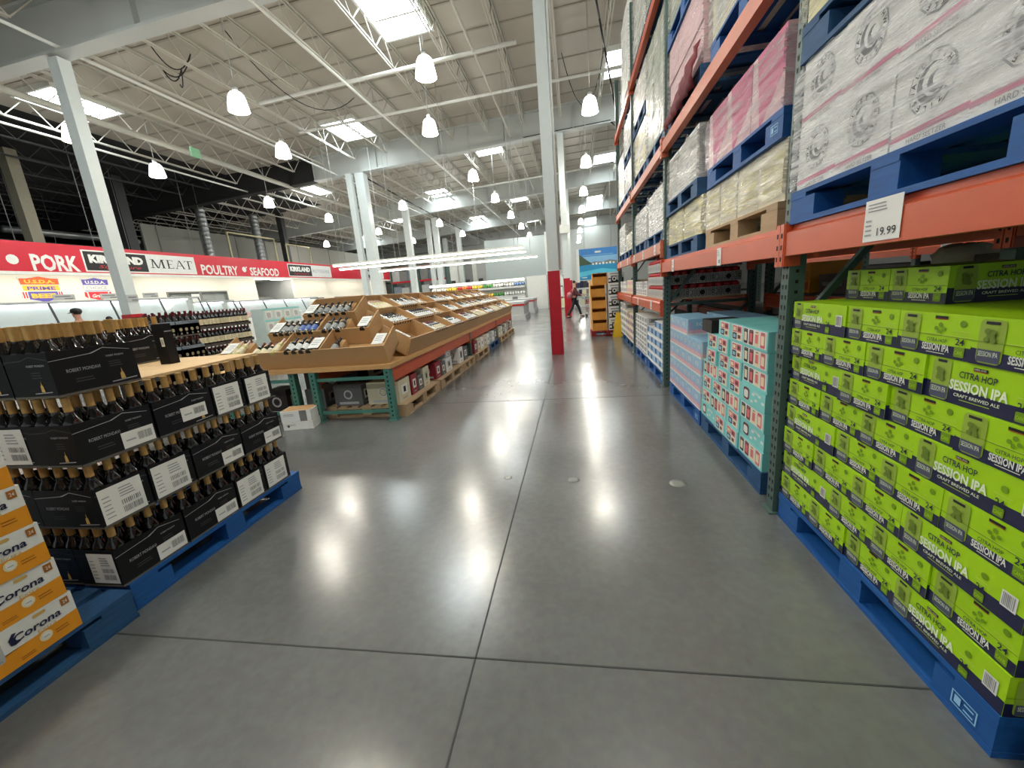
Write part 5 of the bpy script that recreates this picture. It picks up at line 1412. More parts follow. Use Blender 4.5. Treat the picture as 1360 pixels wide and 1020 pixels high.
for y, w in ((20.6, 'nearer'), (22.2, 'farther')):
    mb = MB(); mb.box(-17.6, -16.8, y, y+.9, 3.02, 3.0495, strip_m); T(mb.build('ceiling_panel_light'), f'flat lit panel in the soffit above the dark counter opening, {w}', 'light')
# grading shields on the wall
def shield(y0, y1, z0, z1, kind, label):
    mb = MB(); f = Face((-16.985, y0, z0), (0, 1, 0), (1, 0, 0), y1-y0, z1-z0)
    mb.prism([(x*f.w, y*f.h) for x, y in [(.0, .93), (.06, .97), (.18, .93), (.34, .96), (.5, 1), (.66, .96), (.82, .93), (.94, .97), (1, .93), (.95, .72), (.98, .45), (1.02, .22), (.85, .1), (.66, .06), (.5, 0), (.34, .06), (.15, .1), (-.02, .22), (.02, .45), (.05, .72)]], (-16.999, y0, z0), (0, 1, 0), (0, 0, 1), (.014, 0, 0), white)
    top = mat('shield_orange', (232, 96, 40), .5) if kind == 'p' else mat('shield_violet', (96, 84, 172), .5)
    bot = MATS.get('shield_violet') or mat('shield_violet', (96, 84, 172), .5)
    yel = mat('shield_yellow', (248, 196, 60), .5); red = mat('shield_red', (220, 44, 56), .5)
    f.poly(mb, [(.04, .68), (.96, .68), (.97, .90), (.82, .90), (.66, .93), (.5, .97), (.34, .93), (.18, .90), (.03, .90)], top, 1)
    f.text(mb, 'U.S.D.A.', .5, .73, .13, yel if kind == 'p' else white, w=.72, bold=.04, l=3)
    if kind == 'p':
        f.rect(mb, .06, .94, .46, .66, yel, 1); f.text(mb, 'PRIME', .5, .49, .13, bot, w=.68, bold=.03, l=3)
        f.poly(mb, [(.14, .16), (.34, .1), (.5, .04), (.66, .1), (.86, .16), (.86, .43), (.14, .43)], bot, 1); f.text(mb, 'BEEF', .5, .2, .17, yel, w=.6, bold=.05, l=3)
        for a in (.02, .08, .88, .94): f.rect(mb, a, a+.035, .2, .42, [red, bot][int(a*100) % 2], 1)
    else:
        f.text(mb, 'CHOICE', .5, .50, .13, ink2, w=.74, bold=.01, l=3); f.rect(mb, .05, .95, .43, .455, bot, 1)
        f.poly(mb, [(.16, .14), (.34, .1), (.5, .04), (.66, .1), (.84, .14), (.86, .40), (.14, .40)], red, 1); f.text(mb, 'Grade', .5, .17, .14, white, w=.5, bold=.03, l=3, shear=.3)
        f.poly(mb, [(.0, .22), (.1, .14), (.1, .38), (.02, .40)], red, 1); f.poly(mb, [(.9, .14), (1.0, .22), (.98, .40), (.9, .38)], red, 1)
    return T(mb.build('wall_emblem'), label, 'emblem')
shield(10.55, 11.62, 2.13, 3.0, 'p', 'orange and violet shield emblem reading USDA PRIME BEEF on the white wall')
shield(12.22, 13.1, 2.13, 2.98, 'c', 'violet and red shield emblem reading USDA CHOICE on the white wall')
# pass-through window
e = empty('service_window', (-17, 15.2, 1.2)); b = MB()
for y0, y1, z0, z1 in ((0, 3.1, 0, .06), (0, 3.1, 1.16, 1.22), (0, .06, .06, 1.16), (3.04, 3.1, .06, 1.16), (1.5, 1.66, .06, 1.16)): b.box(-.16, .03, y0+.001, y1-.001, z0+.001, z1-.001, midgrey)
b.build('frame', e); gl = mat('service_glass', (206, 214, 210), .08); gl.node_tree.nodes['Principled BSDF'].inputs['Alpha'].default_value = .35
b = MB(); b.box(-.08, -.07, .061, 1.499, .061, 1.159, gl); b.build('pane', e); b = MB(); b.box(-.08, -.07, 1.661, 3.039, .061, 1.159, gl); b.build('pane', e)
b = MB(); b.box(.031, .036, 1.1, 1.5, .75, 1.1, paper); b.build('notice_sheet', e)
T(e, 'grey framed service window in the white meat counter wall', 'window')
# display counters with glass fronts
glc = mat('counter_glass', (226, 236, 234), .08); glc.node_tree.nodes['Principled BSDF'].inputs['Alpha'].default_value = .22
def counter(y0, y1, label, x=-15.9, h=1.05, gh=1.0, n=3):
    e = empty('display_counter', (x, y0, 0)); L = y1-y0
    b = MB(); b.box(0, 1.0, 0, L, 0, h, white); b.build('base', e)
    b = MB(); b.box(.2, .95, .05, L-.05, h+.001, h+.03, stainless); b.build('tray_deck', e)
    for i in range(n):
        g = MB(); g.hexa([(.93, L*i/n+.03, h+.032), (.95, L*i/n+.03, h+.032), (.95, L*(i+1)/n-.03, h+.032), (.93, L*(i+1)/n-.03, h+.032), (.70, L*i/n+.03, h+gh), (.72, L*i/n+.03, h+gh), (.72, L*(i+1)/n-.03, h+gh), (.70, L*(i+1)/n-.03, h+gh)], glc); g.build('glass_pane', e)
    for i in range(n+1):
        p = MB(); p.bar((.95, min(max(L*i/n, .02), L-.02), h+.03), (.70, min(max(L*i/n, .02), L-.02), h+gh), .04, .04, darkgrey); p.build('post', e)
    b = MB(); b.box(.1, .74, 0, L, h+gh+.001, h+gh+.05, lightgrey); b.build('top_rail', e)
    b = MB(); b.box(.15, .22, .05, L-.05, h+gh-.04, h+gh-.001, emis('added_case_glow', (248, 252, 255), 5)); b.build('added_case_glow', e)  # added glowing strip that brightens the counter behind its glass
    b = MB(); b.box(.05, .08, 0, L, h, h+gh, mat('counter_back', (214, 224, 222), .4)); b.build('back_panel', e)
    return T(e, label, 'display counter')
counter(8.3, 14.9, 'glass fronted meat counter under the shield emblems', n=4)
counter(15.2, 16.6, 'short glass counter before the service window', gh=.8, n=1)
counter(16.9, 22.8, 'glass fronted seafood counter beside the dark opening', gh=.75, n=4)
for y, z, w in ((10.1, 2.12, 'first, by the orange shield'), (11.35, 2.12, 'between the two shields'), (12.7, 2.12, 'under the red and violet shield')):
    mb = MB(); mb.box(-15.2, -15.185, y, y+.55, z, z+.17, lightgrey); f = Face((-15.185, y, z), (0, 1, 0), (1, 0, 0), .55, .17); f.rect(mb, .1, .8, .55, .75, midgrey); f.rect(mb, .5, .9, .15, .35, midgrey)
    T(mb.build('price_card'), 'grey price card standing on the meat counter, ' + w, 'price card')
mb = MB(); mb.box(-15.6, -15.2, 17.6, 18.4, 1.082, 1.3, mat('salmon', (236, 130, 96), .5)); T(mb.build('fish_tray'), 'orange tray of fish in the seafood counter', 'tray')
mb = MB(); mb.box(-19.2, -18.4, 20.5, 23.2, 0, 2.1, stainless); mb.box(-18.4, -18.38, 20.7, 22.9, .9, 1.9, darkgrey); T(mb.build('oven'), 'tall steel oven inside the dark counter opening', 'oven')
for y0, y1, w in ((24.2, 26.2, 'nearer'), (27.5, 30, 'farther')):
    mb = MB(); mb.box(-16.99, -16.96, y0, y1, 1.3, 1.85, darkgrey); mb.box(-16.96, -16.955, y0+.07, y1-.07, 1.36, 1.79, paper); T(mb.build('wall_board'), f'white board in a dark frame on the wall past the opening, {w}', 'board')
# unlit loft above the counters: partitions, columns, ducts, rods
mb = MB(); mb.box(-20.1, -20, 17.5, 44, 3.12, 5.75, mat('loft_panel', (140, 141, 134), .75, var=.08, scale=.8)); mb.build('wall_left', kind='structure')
for k in range(11): 
    mb = MB(); mb.box(-19.999, -19.97, 18.2+2.4*k, 18.26+2.4*k, 3.12, 5.75, midgrey); mb.build('trim_2', kind='structure')
def post(x, y, z0, z1, s, M, label, cat='column', name='steel_column'):
    mb = MB(); mb.box(x-s/2, x+s/2, y-s/2, y+s/2, z0, z1, M); return T(mb.build(name), label, cat)
post(-18.6, 12.4, 3.1, 7.28, .34, mat('khaki_paint', (150, 146, 128), .7), 'khaki square column standing behind the red sign at PORK')
post(-18.6, 25.5, 3.1, 7.28, .34, darkgrey, 'dark square column behind the red sign past SEAFOOD')
post(-18.8, 15.8, 3.1, 7.28, .4, darkgrey, 'dark square column behind the red sign at MEAT')
def duct(x, y, r, z0, z1, label):
    mb = MB(); n = 12; z = z0
    pr = []
    while z < z1: pr += [(r, z), (r, z+.16), (r*.94, z+.18), (r*.94, z+.2)]; z += .22
    mb.lathe(pr, galv, n, Matrix.Translation((x, y, 0))); return T(mb.build('air_duct'), label, 'duct')
duct(-18.4, 19.3, .22, 3.1, 6.6, 'silver ribbed vertical air duct behind the sign, nearer')
duct(-18.4, 22.9, .22, 3.1, 6.7, 'silver ribbed vertical air duct behind the sign, farther')
for k, y in enumerate((9.6, 10.6, 11.6, 12.7, 13.6, 15.2, 16.6, 18.2, 20.4, 23.8)):
    x = -16.6 - (k % 3)*.8
    mb = MB(); mb.tube((x, y, 3.1), (x, y, roofz(x)-.002), .014, midgrey, 5); T(mb.build('hanger_rod'), f'thin hanger rod rising from the meat department ceiling, {ORD[k]} from the near end', 'rod')
for k, (y0, y1, z) in enumerate(((11.2, 15.6, 4.3), (12.5, 17, 3.85), (12.5, 17.2, 4.9))):
    mb = MB(); mb.tube((-19.2-k*.4, y0, z), (-19.2-k*.4, y1, z), .13, galv, 10); T(mb.build('air_duct'), f'horizontal silver duct in the dark loft, {["lowest but one", "lowest", "highest"][k]}', 'duct')
    for yy in (y0+.5, y1-.5):
        mb = MB(); mb.tube((-19.2-k*.4, yy, z+.128), (-19.2-k*.4, yy, roofz(-19.2-k*.4)-.002), .012, midgrey, 5); T(mb.build('duct_hanger'), f'thin rod holding the {["lowest but one", "lowest", "highest"][k]} loft duct', 'rod', f'rods holding the {["lowest but one", "lowest", "highest"][k]} loft duct')
for y0, y1, zz, lbl in ((19.8, 23.2, 5.4, 'cream pipe frame standing in the loft, nearer'), (24.2, 26.5, 5.2, 'cream pipe frame standing in the loft, farther')):
    pipe([(-17.6, y0, 3.1), (-17.6, y0, zz), (-17.6, y1, zz), (-17.6, y1, 3.1)], .045, mat('cream_pipe', (196, 190, 150), .5), lbl)
mb = MB(); mb.box(-24.1, -24, 4, 20, 3.1, 4.6, mat('loft_far', (72, 74, 72), .8)); mb.box(-24, -23.96, 4, 20, 4.3, 4.36, lightgrey); mb.build('wall_left', kind='structure')
mb = MB(); mb.box(-23, -22.8, 15.5, 16.5, 4.15, 4.25, emis('loft_tube', (255, 250, 240), 8)); mb.tube((-22.9, 16, 4.25), (-22.9, 16, roofz(-22.9)), .01, midgrey, 5); T(mb.build('strip_light'), 'single lit tube deep in the dark loft', 'strip light')
mb = MB(); mb.box(-34, -19.6, 2, 44, 3.0, 3.1, darkgrey); mb.build('ceiling', kind='structure')

# ------------------------------------------------------------------ hanging tube lamps past the wine table
def tubes(y, x0, x1, z, label):
    e = empty('tube_lamp', ((x0+x1)/2, y, z)); L = (x1-x0)/2
    b = MB(); b.box(-L, L, -.05, .05, .03, .09, white); b.build('housing', e)
    for s in (-.03, .03):
        t = MB(); t.tube((-L+.03, s, .012), (L-.03, s, .012), .02, tube_m, 8); t.build('tube', e)
    h = MB(); n = 4
    for i in range(n):
        x = -L+.3+(2*L-.6)*i/(n-1); h.tube((x, 0, .09), (x, 0, roofz((x0+x1)/2+x)-z-.002), .008, lightgrey, 5)
    h.build('hanger_wire', e)
    T(e, label, 'tube lamp')
tubes(14.0, -8.5, -1.63, 2.64, 'long white hanging tube lamp past the wine table, nearest of three')
tubes(15.4, -9.1, -1.68, 2.62, 'long white hanging tube lamp past the wine table, middle of three')
tubes(17.5, -8.5, -1.46, 2.56, 'long white hanging tube lamp past the wine table, farthest of three')

# ------------------------------------------------------------------ far end of the hall
paleblue = mat('far_partition_paint', (178, 190, 192), .7, var=.03)
mb = MB(); mb.box(-6.9, -2.15, 33, 33.2, 0, 5.2, paleblue); mb.build('wall_back', kind='structure')
mb = MB(); mb.box(-2.15, -1.75, 32.8, 33.2, 0, 5.4, white); mb.build('wall_back', kind='structure')
mb = MB(); mb.box(-12.5, -6.95, 36, 36.2, 0, 4.6, mat('white_partition', (214, 216, 208), .7)); mb.build('wall_back', kind='structure')
for k, x in enumerate((-12.0, -10.9, -9.6, -8.4)):
    mb = MB(); mb.box(x, x+.8, 35.95, 35.998, 1.9, 4.2, [lightgrey, white, midgrey, lightgrey][k]); mb.box(x+.1, x+.5, 35.93, 35.949, 2.0, 2.5, darkgrey); T(mb.build('wall_poster'), f'large grey notice panel on the far white partition, {ORD[k]} from the racks', 'panel')
# produce case
e = empty('produce_case', (-9.4, 26, 0)); L = 6.3
b = MB(); b.box(0, L, 0, .9, 0, .9, white); b.build('base', e); b = MB(); b.box(0, L, .85, .9, .901, 1.9, white); b.build('back_panel', e)
b = MB(); b.box(0, L, .2, .9, 1.901, 2.0, white); b.build('canopy', e); b = MB(); b.box(.05, L-.05, .15, .199, 1.86, 1.95, tube_m); b.build('canopy_light', e)
b = MB(); b.box(0, L, .35, .849, 1.42, 1.45, lightgrey); b.build('shelf', e)
T(e, 'long lit produce case facing the viewer beyond the wine table', 'produce case')
pc = {'blue': (110, 140, 190), 'white': (226, 226, 222), 'yellow': (232, 200, 70), 'orange': (230, 130, 60), 'red': (206, 60, 60), 'green': (80, 150, 70), 'lime': (170, 196, 60)}
seq = ['blue', 'blue', 'white', 'white', 'white', 'yellow', 'yellow', 'red', 'orange', 'red', 'yellow', 'yellow', 'green', 'green', 'white', 'white', 'white', 'white']
for sft, zz in ((0, .902), (1, 1.452)):
    for k in range(18):
        nm = seq[(k+sft*2) % 18]; mb = MB(); x = -9.35+.345*k; rnd = random.Random(k+sft*40)
        mb.box(x, x+.33, 26.4, 26.8, zz, zz+.1, lightgrey)
        for q in range(4): mb.lathe([(.02, .1), (.07, .14), (.075, .2), (.05, .27), (.01, .3)], mat('produce_'+nm, pc[nm], .5), 7, Matrix.Translation((x+.08+.16*(q % 2), 26.48+.2*(q//2), zz+rnd.uniform(0, .03))))
        T(mb.build('produce_crate'), f'crate of {nm} packages in the lit produce case, {["lower", "upper"][sft]} shelf, {ORD[k]} along', 'produce crate')
mb = MB(); mb.box(-2.95, -1.72, 26, 27.2, 0, 2.05, white); T(mb.build('end_panel_case'), 'blank white end cabinet at the right of the produce case', 'cabinet')
# freezers
def freezer(x0, x1, y0, y1, label):
    e = empty('chest_freezer', (x0, y0, 0)); w = x1-x0; d = y1-y0
    b = MB(); b.box(.05, w-.05, .05, d-.05, .22, .62, lightgrey); b.build('body', e)
    b = MB(); b.box(0, w, 0, d, .0, .22, lightgrey); b.build('bumper', e)
    b = MB(); b.box(.03, w-.03, .03, d-.03, .621, .70, redcol); b.build('red_band', e)
    b = MB(); b.box(.02, w-.02, .02, d-.02, .701, .80, lightgrey); b.build('rim', e)
    b = MB(); b.box(w*.5, w*.62, d*.1, d*.14, .801, .95, midgrey); b.build('sign_plate', e)
    T(e, label, 'freezer')
freezer(-4.6, -2.2, 17.9, 19.9, 'low grey chest freezer with red band, nearest past the wine table')
freezer(-4.6, -2.2, 22.2, 24.4, 'low grey chest freezer with red band, second past the wine table')
freezer(-1.95, -1.55, 28, 29.6, 'low grey chest freezer with red band, third past the wine table')
def goods_shelf(x0, x1, y, h, label, n=4, d=.6, M=white, cols=None, seedv=1):
    e = empty('goods_shelf', (x0, y, 0)); w = x1-x0; rnd = random.Random(seedv)
    for i in range(n):
        b = MB(); z = .1+(h-.15)*i/(n-1); b.box(.02, w-.02, 0, d, z, z+.03, M); b.build('shelf_board', e)
    for x in (0, w-.02):
        b = MB(); b.box(x, x+.02, 0, d, 0, h, M); b.build('side_panel', e)
    T(e, label, 'shelf')
    for i in range(n-1):
        z = .131+(h-.15)*i/(n-1); x = .05; k = 0
        while x < w-.25:
            ww = rnd.uniform(.16, .34); hh = (h-.15)/(n-1)*rnd.uniform(.55, .85)
            if x+ww > w-.03: break
            b = MB(); b.box(x0+x, x0+x+ww, y+.02, y+d-.04, z, z+hh, rnd.choice(cols or [w_carton, midgrey, navy, redcol, w_yel, darkgrey]))
            T(b.build('goods_carton'), f'carton on the {label.split(",")[0].replace(" with goods", "")}, {ORD[i]} board up, {ORD[k]} along', 'carton'); k += 1
            x += ww+.01
goods_shelf(-1.7, -.75, 31, 2.2, 'far white shelf with goods, beyond the freezers', seedv=3)
goods_shelf(-1.2, -.5, 24, 2.0, 'pale aisle shelf with goods, left of the shopper', seedv=5)
goods_shelf(-.1, 1.6, 25, 1.6, 'low shelf with goods, behind the shopper', seedv=7)
# steel racks with dark goods at the far left
for k, (x0, x1) in enumerate(((-14.2, -12.0), (-11.9, -9.6))):
    e = empty('stock_rack', (x0, 31, 0)); w = x1-x0
    for x in (0, w-.1):
        b = MB(); b.box(x, x+.1, 0, .9, 0, 3.7, green_up); b.build('upright_post', e)
    for z in (1.3, 2.5, 3.55):
        b = MB(); b.box(.1, w-.1, 0, .06, z, z+.14, redcol); b.box(.1, w-.1, .061, .9, z+.1, z+.139, darkgrey); b.build('shelf_beam', e)
    T(e, f'far stock rack with red beams beyond the wine table, {["left one", "right one"][k]}', 'rack')
    for j, z in enumerate((1.44, 2.64)):
        for i in range(3):
            b = MB(); b.box(x0+.14+(w-.28)/3*i, x0+.14+(w-.28)/3*(i+1)-.03, 31.1, 31.8, z, z+[.8, .7, .75][i], [mat('blue_grey_load', (112, 124, 136), .6), lightgrey, midgrey][(i+j+k) % 3])
            T(b.build('carton'), f'grey load on the far red-beamed rack, {["left", "right"][k]} rack, {["lower", "upper"][j]} shelf, {ORD[i]} along', 'carton')
# hanging lake banner
e = empty('hanging_banner', (1.1, 20, 1.5)); w, h = 1.72, 1.38
b = MB(); b.box(-w/2, w/2, 0, .02, 0, h, mat('banner_sky', (58, 128, 196), .5)); f = faces(-w/2, w/2, 0, .02, 0, h)['-y']
f.rect(b, 0, 1, .55, .75, mat('banner_sky_pale', (132, 184, 220), .5), 1); f.poly(b, [(.0, .46), (.35, .5), (.22, .62), (.1, .74), (0, .84)], mat('banner_hill', (62, 84, 60), .6), 2); f.poly(b, [(.25, .48), (1, .48), (1, .56), (.8, .6), (.6, .55), (.4, .58)], mat('banner_shore', (120, 128, 124), .6), 2)
f.rect(b, 0, 1, 0, .48, mat('banner_water', (34, 142, 190), .5), 2); f.poly(b, [(0, .1), (.5, .2), (1, .12), (1, .26), (.6, .34), (0, .26)], mat('banner_water_pale', (86, 190, 214), .5), 3)
for i in range(7): f.rect(b, .34+.09*i, .39+.09*i, .47, .52+.02*(i % 2), w_carton, 3)
f.rect(b, .42, .58, .85, .91, white, 3); f.rect(b, .1, .9, .78, .80, MATS['banner_sky_pale'], 3); f.rect(b, .75, .95, .03, .08, white, 4); f.rect(b, .06, .2, .06, .09, white, 4)
b.build('printed_panel', e)
b = MB(); b.box(-w/2-.12, -w/2-.002, 0, .02, -.1, h+.02, white); b.build('side_board', e)
b = MB()
for x in (-.6, .6): b.tube((x, .01, h), (x, .01, roofz(1.1+x)-1.502), .01, lightgrey, 5)
b.build('hanger_wire', e); T(e, 'hanging blue banner showing a lake with hills at the far end of the aisle', 'banner')

# stacked appliance cartons at the rack end
pallet(.36, 10.62, 'red pallet under the open orange cartons at the rack end', mat('red_pallet', (140, 26, 34), .6), L=.9, D=.86, detail=True)
for l in range(5):
    z = .1425+.285*l; dx = [0, -.01, -.012, -.03, .03][l]
    mb = MB(); x0, x1, y0, y1 = .40+dx, .76+dx, 10.63, 11.1
    oc_m = mat('ochre_carton', (216, 150, 60), .7)
    mb.box(x0, x1, y0, y1, z, z+.012, oc_m); mb.box(x0, x0+.012, y0, y1, z+.012, z+.28, oc_m); mb.box(x1-.012, x1, y0, y1, z+.012, z+.28, oc_m); mb.box(x0+.012, x1-.012, y1-.012, y1, z+.012, z+.28, oc_m); mb.box(x0+.012, x1-.012, y0, y0+.01, z+.012, z+.19, oc_m); mb.box(x0+.012, x1-.012, y0+.01, y1-.012, z+.27, z+.2835, oc_m)
    T(mb.build('display_carton'), f'ochre open-top display carton at the rack end, {ORD[l]} up', 'carton')
    mb = MB(); x0, x1 = .80, 1.20; mb.box(x0, x1, y0, y1, z, z+.283, w_carton); f = faces(x0, x1, y0, y1, z, z+.283)['-y']
    f.rect(mb, .04, .96, .08, .5, black, 1); f.rect(mb, .2, .9, .5, .7, midgrey, 1); f.disc(mb, .4, .42, .05, w_carton, 2); f.disc(mb, .65, .5, .06, lightgrey, 2); f.disc(mb, .4, .42, .03, darkgrey, 3); f.rect(mb, .15, .8, .8, .92, ink2, 1); f.rect(mb, .06, .2, .2, .4, w_carton, 2)
    T(mb.build('appliance_carton'), f'white carton with black appliance print at the rack end, {ORD[l]} up', 'carton')
mb = MB(); mb.box(.365, .70, 11.12, 11.5, .1425, 1.40, cream); T(mb.build('carton'), 'tall tan carton behind the ochre display cartons', 'carton')
e = empty('wet_floor_sign', (.985, 10.3, 0)); b = MB()
b.hexa([(-.12, -.1, 0), (.12, -.1, 0), (.12, -.08, 0), (-.12, -.08, 0), (-.03, -.02, .6), (.06, -.02, .6), (.06, 0, .6), (-.03, 0, .6)], yellowp); b.build('front_board', e)
b = MB(); b.hexa([(-.12, .08, 0), (.12, .08, 0), (.12, .1, 0), (-.12, .1, 0), (-.03, .001, .598), (.06, .001, .598), (.06, .02, .598), (-.03, .02, .598)], yellowp); b.build('rear_board', e)
T(e, 'yellow folding floor sign standing against the rack end', 'floor sign')

# ------------------------------------------------------------------ people
def skinned(name, verts, edges, radii, M, root=0, sub=2, parent=None):
    me = bpy.data.meshes.new(name); me.from_pydata([Vector(v) for v in verts], edges, []); me.materials.append(M)
    o = bpy.data.objects.new(name, me); C.objects.link(o)
    sk = o.modifiers.new('skin', 'SKIN')
    for i, r in enumerate(radii):
        d = me.skin_vertices[0].data[i]; d.radius = r if isinstance(r, tuple) else (r, r); d.use_root = (i == root)
    ss = o.modifiers.new('sub', 'SUBSURF'); ss.levels = sub; ss.render_levels = sub
    bpy.context.view_layer.update(); dg = bpy.context.evaluated_depsgraph_get()
    m2 = bpy.data.meshes.new_from_object(o.evaluated_get(dg)); nm = o.name
    bpy.data.objects.remove(o); m2.polygons.foreach_set('use_smooth', [True]*len(m2.polygons))
    if not m2.materials: m2.materials.append(M)
    r = bpy.data.objects.new(name, m2); C.objects.link(r)
    if parent: r.parent = parent
    return r
def person(x, y, rot, s, pose, top, bottom, hair, label, cap=None):
    """figure facing +x before rotation; s scales a 1.7 m body"""
    if pose == 'walk':
        hipz = .90; fa = (.30, .10, .07); fb = (-.34, -.10, .07)
        ka = (.20, .10, .48); kb = (-.10, -.10, .49); ha = (.42, .17, 1.02); hb = (.40, -.17, 1.02); ea = (.16, .20, 1.10); eb = (.14, -.20, 1.10); lean = .05
    else:
        hipz = .90; fa = (0, .11, .07); fb = (.02, -.11, .07)
        ka = (.01, .11, .48); kb = (.02, -.11, .48); ha = (.24, .18, 1.0); hb = (.22, -.18, 1.0); ea = (.02, .24, 1.12); eb = (.02, -.24, 1.12); lean = .0
    v = [(0, 0, hipz), (lean*.5, 0, 1.12), (lean, 0, 1.36), (lean, 0, 1.46), (lean+.03, 0, 1.60),
         (lean, .17, 1.38), ea, ha, (lean, -.17, 1.38), eb, hb, (0, .09, hipz-.04), ka, fa, (fa[0]+.14, fa[1], .035), (0, -.09, hipz-.04), kb, fb, (fb[0]+.14, fb[1], .035), (lean+.04, 0, 1.68)]
    ed = [(0, 1), (1, 2), (2, 3), (3, 4), (4, 19), (2, 5), (5, 6), (6, 7), (2, 8), (8, 9), (9, 10), (0, 11), (11, 12), (12, 13), (13, 14), (0, 15), (15, 16), (16, 17), (17, 18)]
    ra = [(.11, .14), (.10, .13), (.10, .14), .05, (.085, .078), .05, .042, .03, .05, .042, .03, .08, .055, .04, .032, .08, .055, .04, .032, (.06, .055)]
    k = lambda p: tuple(c*s for c in p); kr = lambda r: tuple(c*s for c in r) if isinstance(r, tuple) else r*s
    body = skinned('person', [k(p) for p in v], ed, [kr(r) for r in ra], skin)
    body.location = (x, y, 0); body.rotation_euler = (0, 0, rot)
    # clothes: shirt with sleeves, trousers with shoes
    tv = [(0, 0, hipz-.02), (lean*.5, 0, 1.12), (lean, 0, 1.37), (lean, .17, 1.38), ea, tuple(ea[i]*.25+ha[i]*.75 for i in range(3)), (lean, -.17, 1.38), eb, tuple(eb[i]*.25+hb[i]*.75 for i in range(3))]
    skinned('jacket', [k(p) for p in tv], [(0, 1), (1, 2), (2, 3), (3, 4), (4, 5), (2, 6), (6, 7), (7, 8)], [kr(r) for r in [(.135, .165), (.125, .155), (.12, .16), .068, .058, .045, .068, .058, .045]], top, parent=body)
    lv = [(0, 0, hipz+.02), (0, .09, hipz-.06), ka, (fa[0], fa[1], .10), (0, -.09, hipz-.06), kb, (fb[0], fb[1], .10)]
    skinned('trousers', [k(p) for p in lv], [(0, 1), (1, 2), (2, 3), (0, 4), (4, 5), (5, 6)], [kr(r) for r in [(.12, .15), .095, .072, .06, .095, .072, .06]], bottom, parent=body)
    for ff in (fa, fb):
        skinned('shoe', [k((ff[0]-.05, ff[1], .042)), k((ff[0]+.06, ff[1], .045)), k((ff[0]+.17, ff[1], .036))], [(0, 1), (1, 2)], [kr(.04), kr(.044), kr(.036)], black, parent=body)
    hz = 1.62
    skinned('hair', [k((lean-.035, 0, hz-.02)), k((lean-.02, 0, hz+.06)), k((lean+.035, 0, hz+.085))], [(0, 1), (1, 2)], [kr((.085, .09)), kr((.088, .092)), kr((.075, .075))], hair, parent=body)
    # face: nose, eyes, ears, mouth; hands: fingers
    nb = MB(); nb.hexa([k(p) for p in [(lean+.10, -.014, 1.585), (lean+.145, -.012, 1.59), (lean+.145, .012, 1.59), (lean+.10, .014, 1.585), (lean+.10, -.006, 1.635), (lean+.118, -.004, 1.635), (lean+.118, .004, 1.635), (lean+.10, .006, 1.635)]], skin)
    nb.build('nose', body)
    for q in (-.034, .034):
        eb_ = MB(); eb_.lathe([(.001, -.009*s), (.009*s, 0), (.001, .009*s)], ink, 8, Matrix.Translation(k((lean+.108, q, 1.632)))); eb_.build('eye', body)
        er = MB(); er.lathe([(.006*s, -.03*s), (.014*s, 0), (.008*s, .03*s)], skin, 8, Matrix.Translation(k((lean+.02, q*2.5, 1.62)))); er.build('ear', body)
    mo = MB(); mo.box(*[c*s for c in (lean+.09, lean+.116, -.022, .022, 1.562, 1.569)], mat('lips', (150, 84, 78), .5)); mo.build('mouth', body)
    for (hx, hy, hz_), sd in ((ha, 1), (hb, -1)):
        for i in range(4):
            L_ = (.075, .085, .08, .062)[i]; a = (hx+.02, hy+sd*(.024-.016*i), hz_-.005)
            skinned('finger', [k(a), k((a[0]+L_*.55, a[1], a[2]-.004)), k((a[0]+L_*.8, a[1], a[2]-.035))], [(0, 1), (1, 2)], [.009*s, .0085*s, .0075*s], skin, sub=1, parent=body)
        skinned('thumb', [k((hx-.005, hy-sd*.028, hz_)), k((hx+.035, hy-sd*.045, hz_-.01)), k((hx+.06, hy-sd*.04, hz_-.02))], [(0, 1), (1, 2)], [.011*s, .0095*s, .008*s], skin, sub=1, parent=body)
    if cap:
        cb = MB(); cb.lathe([(.105*s, 1.655*s), (.108*s, 1.70*s), (.085*s, 1.745*s), (.02*s, 1.765*s)], cap, 14, Matrix.Translation((lean*s+.012, 0, 0))); cb.hexa([k(p) for p in [(lean+.08, -.08, 1.655), (lean+.2, -.06, 1.645), (lean+.2, .06, 1.645), (lean+.08, .08, 1.655), (lean+.08, -.08, 1.668), (lean+.2, -.06, 1.653), (lean+.2, .06, 1.653), (lean+.08, .08, 1.668)]], cap); cb.build('cap', body)
    return T(body, label, 'person')
person(-.06, 17.3, 0, .86, 'walk', jacket, trousers, hairm, 'person in maroon jacket and black trousers walking while pushing a shopping cart')
bagm = MB(); bagm.lathe([(.03, -.12), (.09, -.1), (.11, 0), (.08, .1), (.02, .13)], mat('rose_bag', (176, 110, 112), .7), 10, Matrix.Translation((-.24, 17.12, .92))); bagm.tube((-.24, 17.12, 1.04), (-.08, 17.2, 1.2), .012, MATS['rose_bag'], 6); T(bagm.build('shoulder_bag'), 'rose shoulder bag hanging at the walking shopper\'s hip', 'bag')
person(-12.0, 8.35, math.pi, 1.0, 'stand', shirt_g, darkgrey, hairm, 'person in grey shirt and black cap standing before the meat counter', cap=black)
person(-12.1, 7.85, math.pi, .83, 'stand', mat('brown_top', (110, 74, 66), .8), darkgrey, mat('brown_hair', (96, 62, 50), .6), 'brown-haired shorter person beside the one in the black cap')
person(-12.0, 9.0, math.pi, .87, 'stand', mat('slate_top', (90, 96, 116), .8), darkgrey, hairm, 'black-haired person on the far side of the one in the black cap')
person(-9.0, 19.4, -math.pi/2, .93, 'stand', shirt_g, darkgrey, mat('auburn_hair', (128, 72, 60), .6), 'auburn-haired person behind the top bins of the wine table')
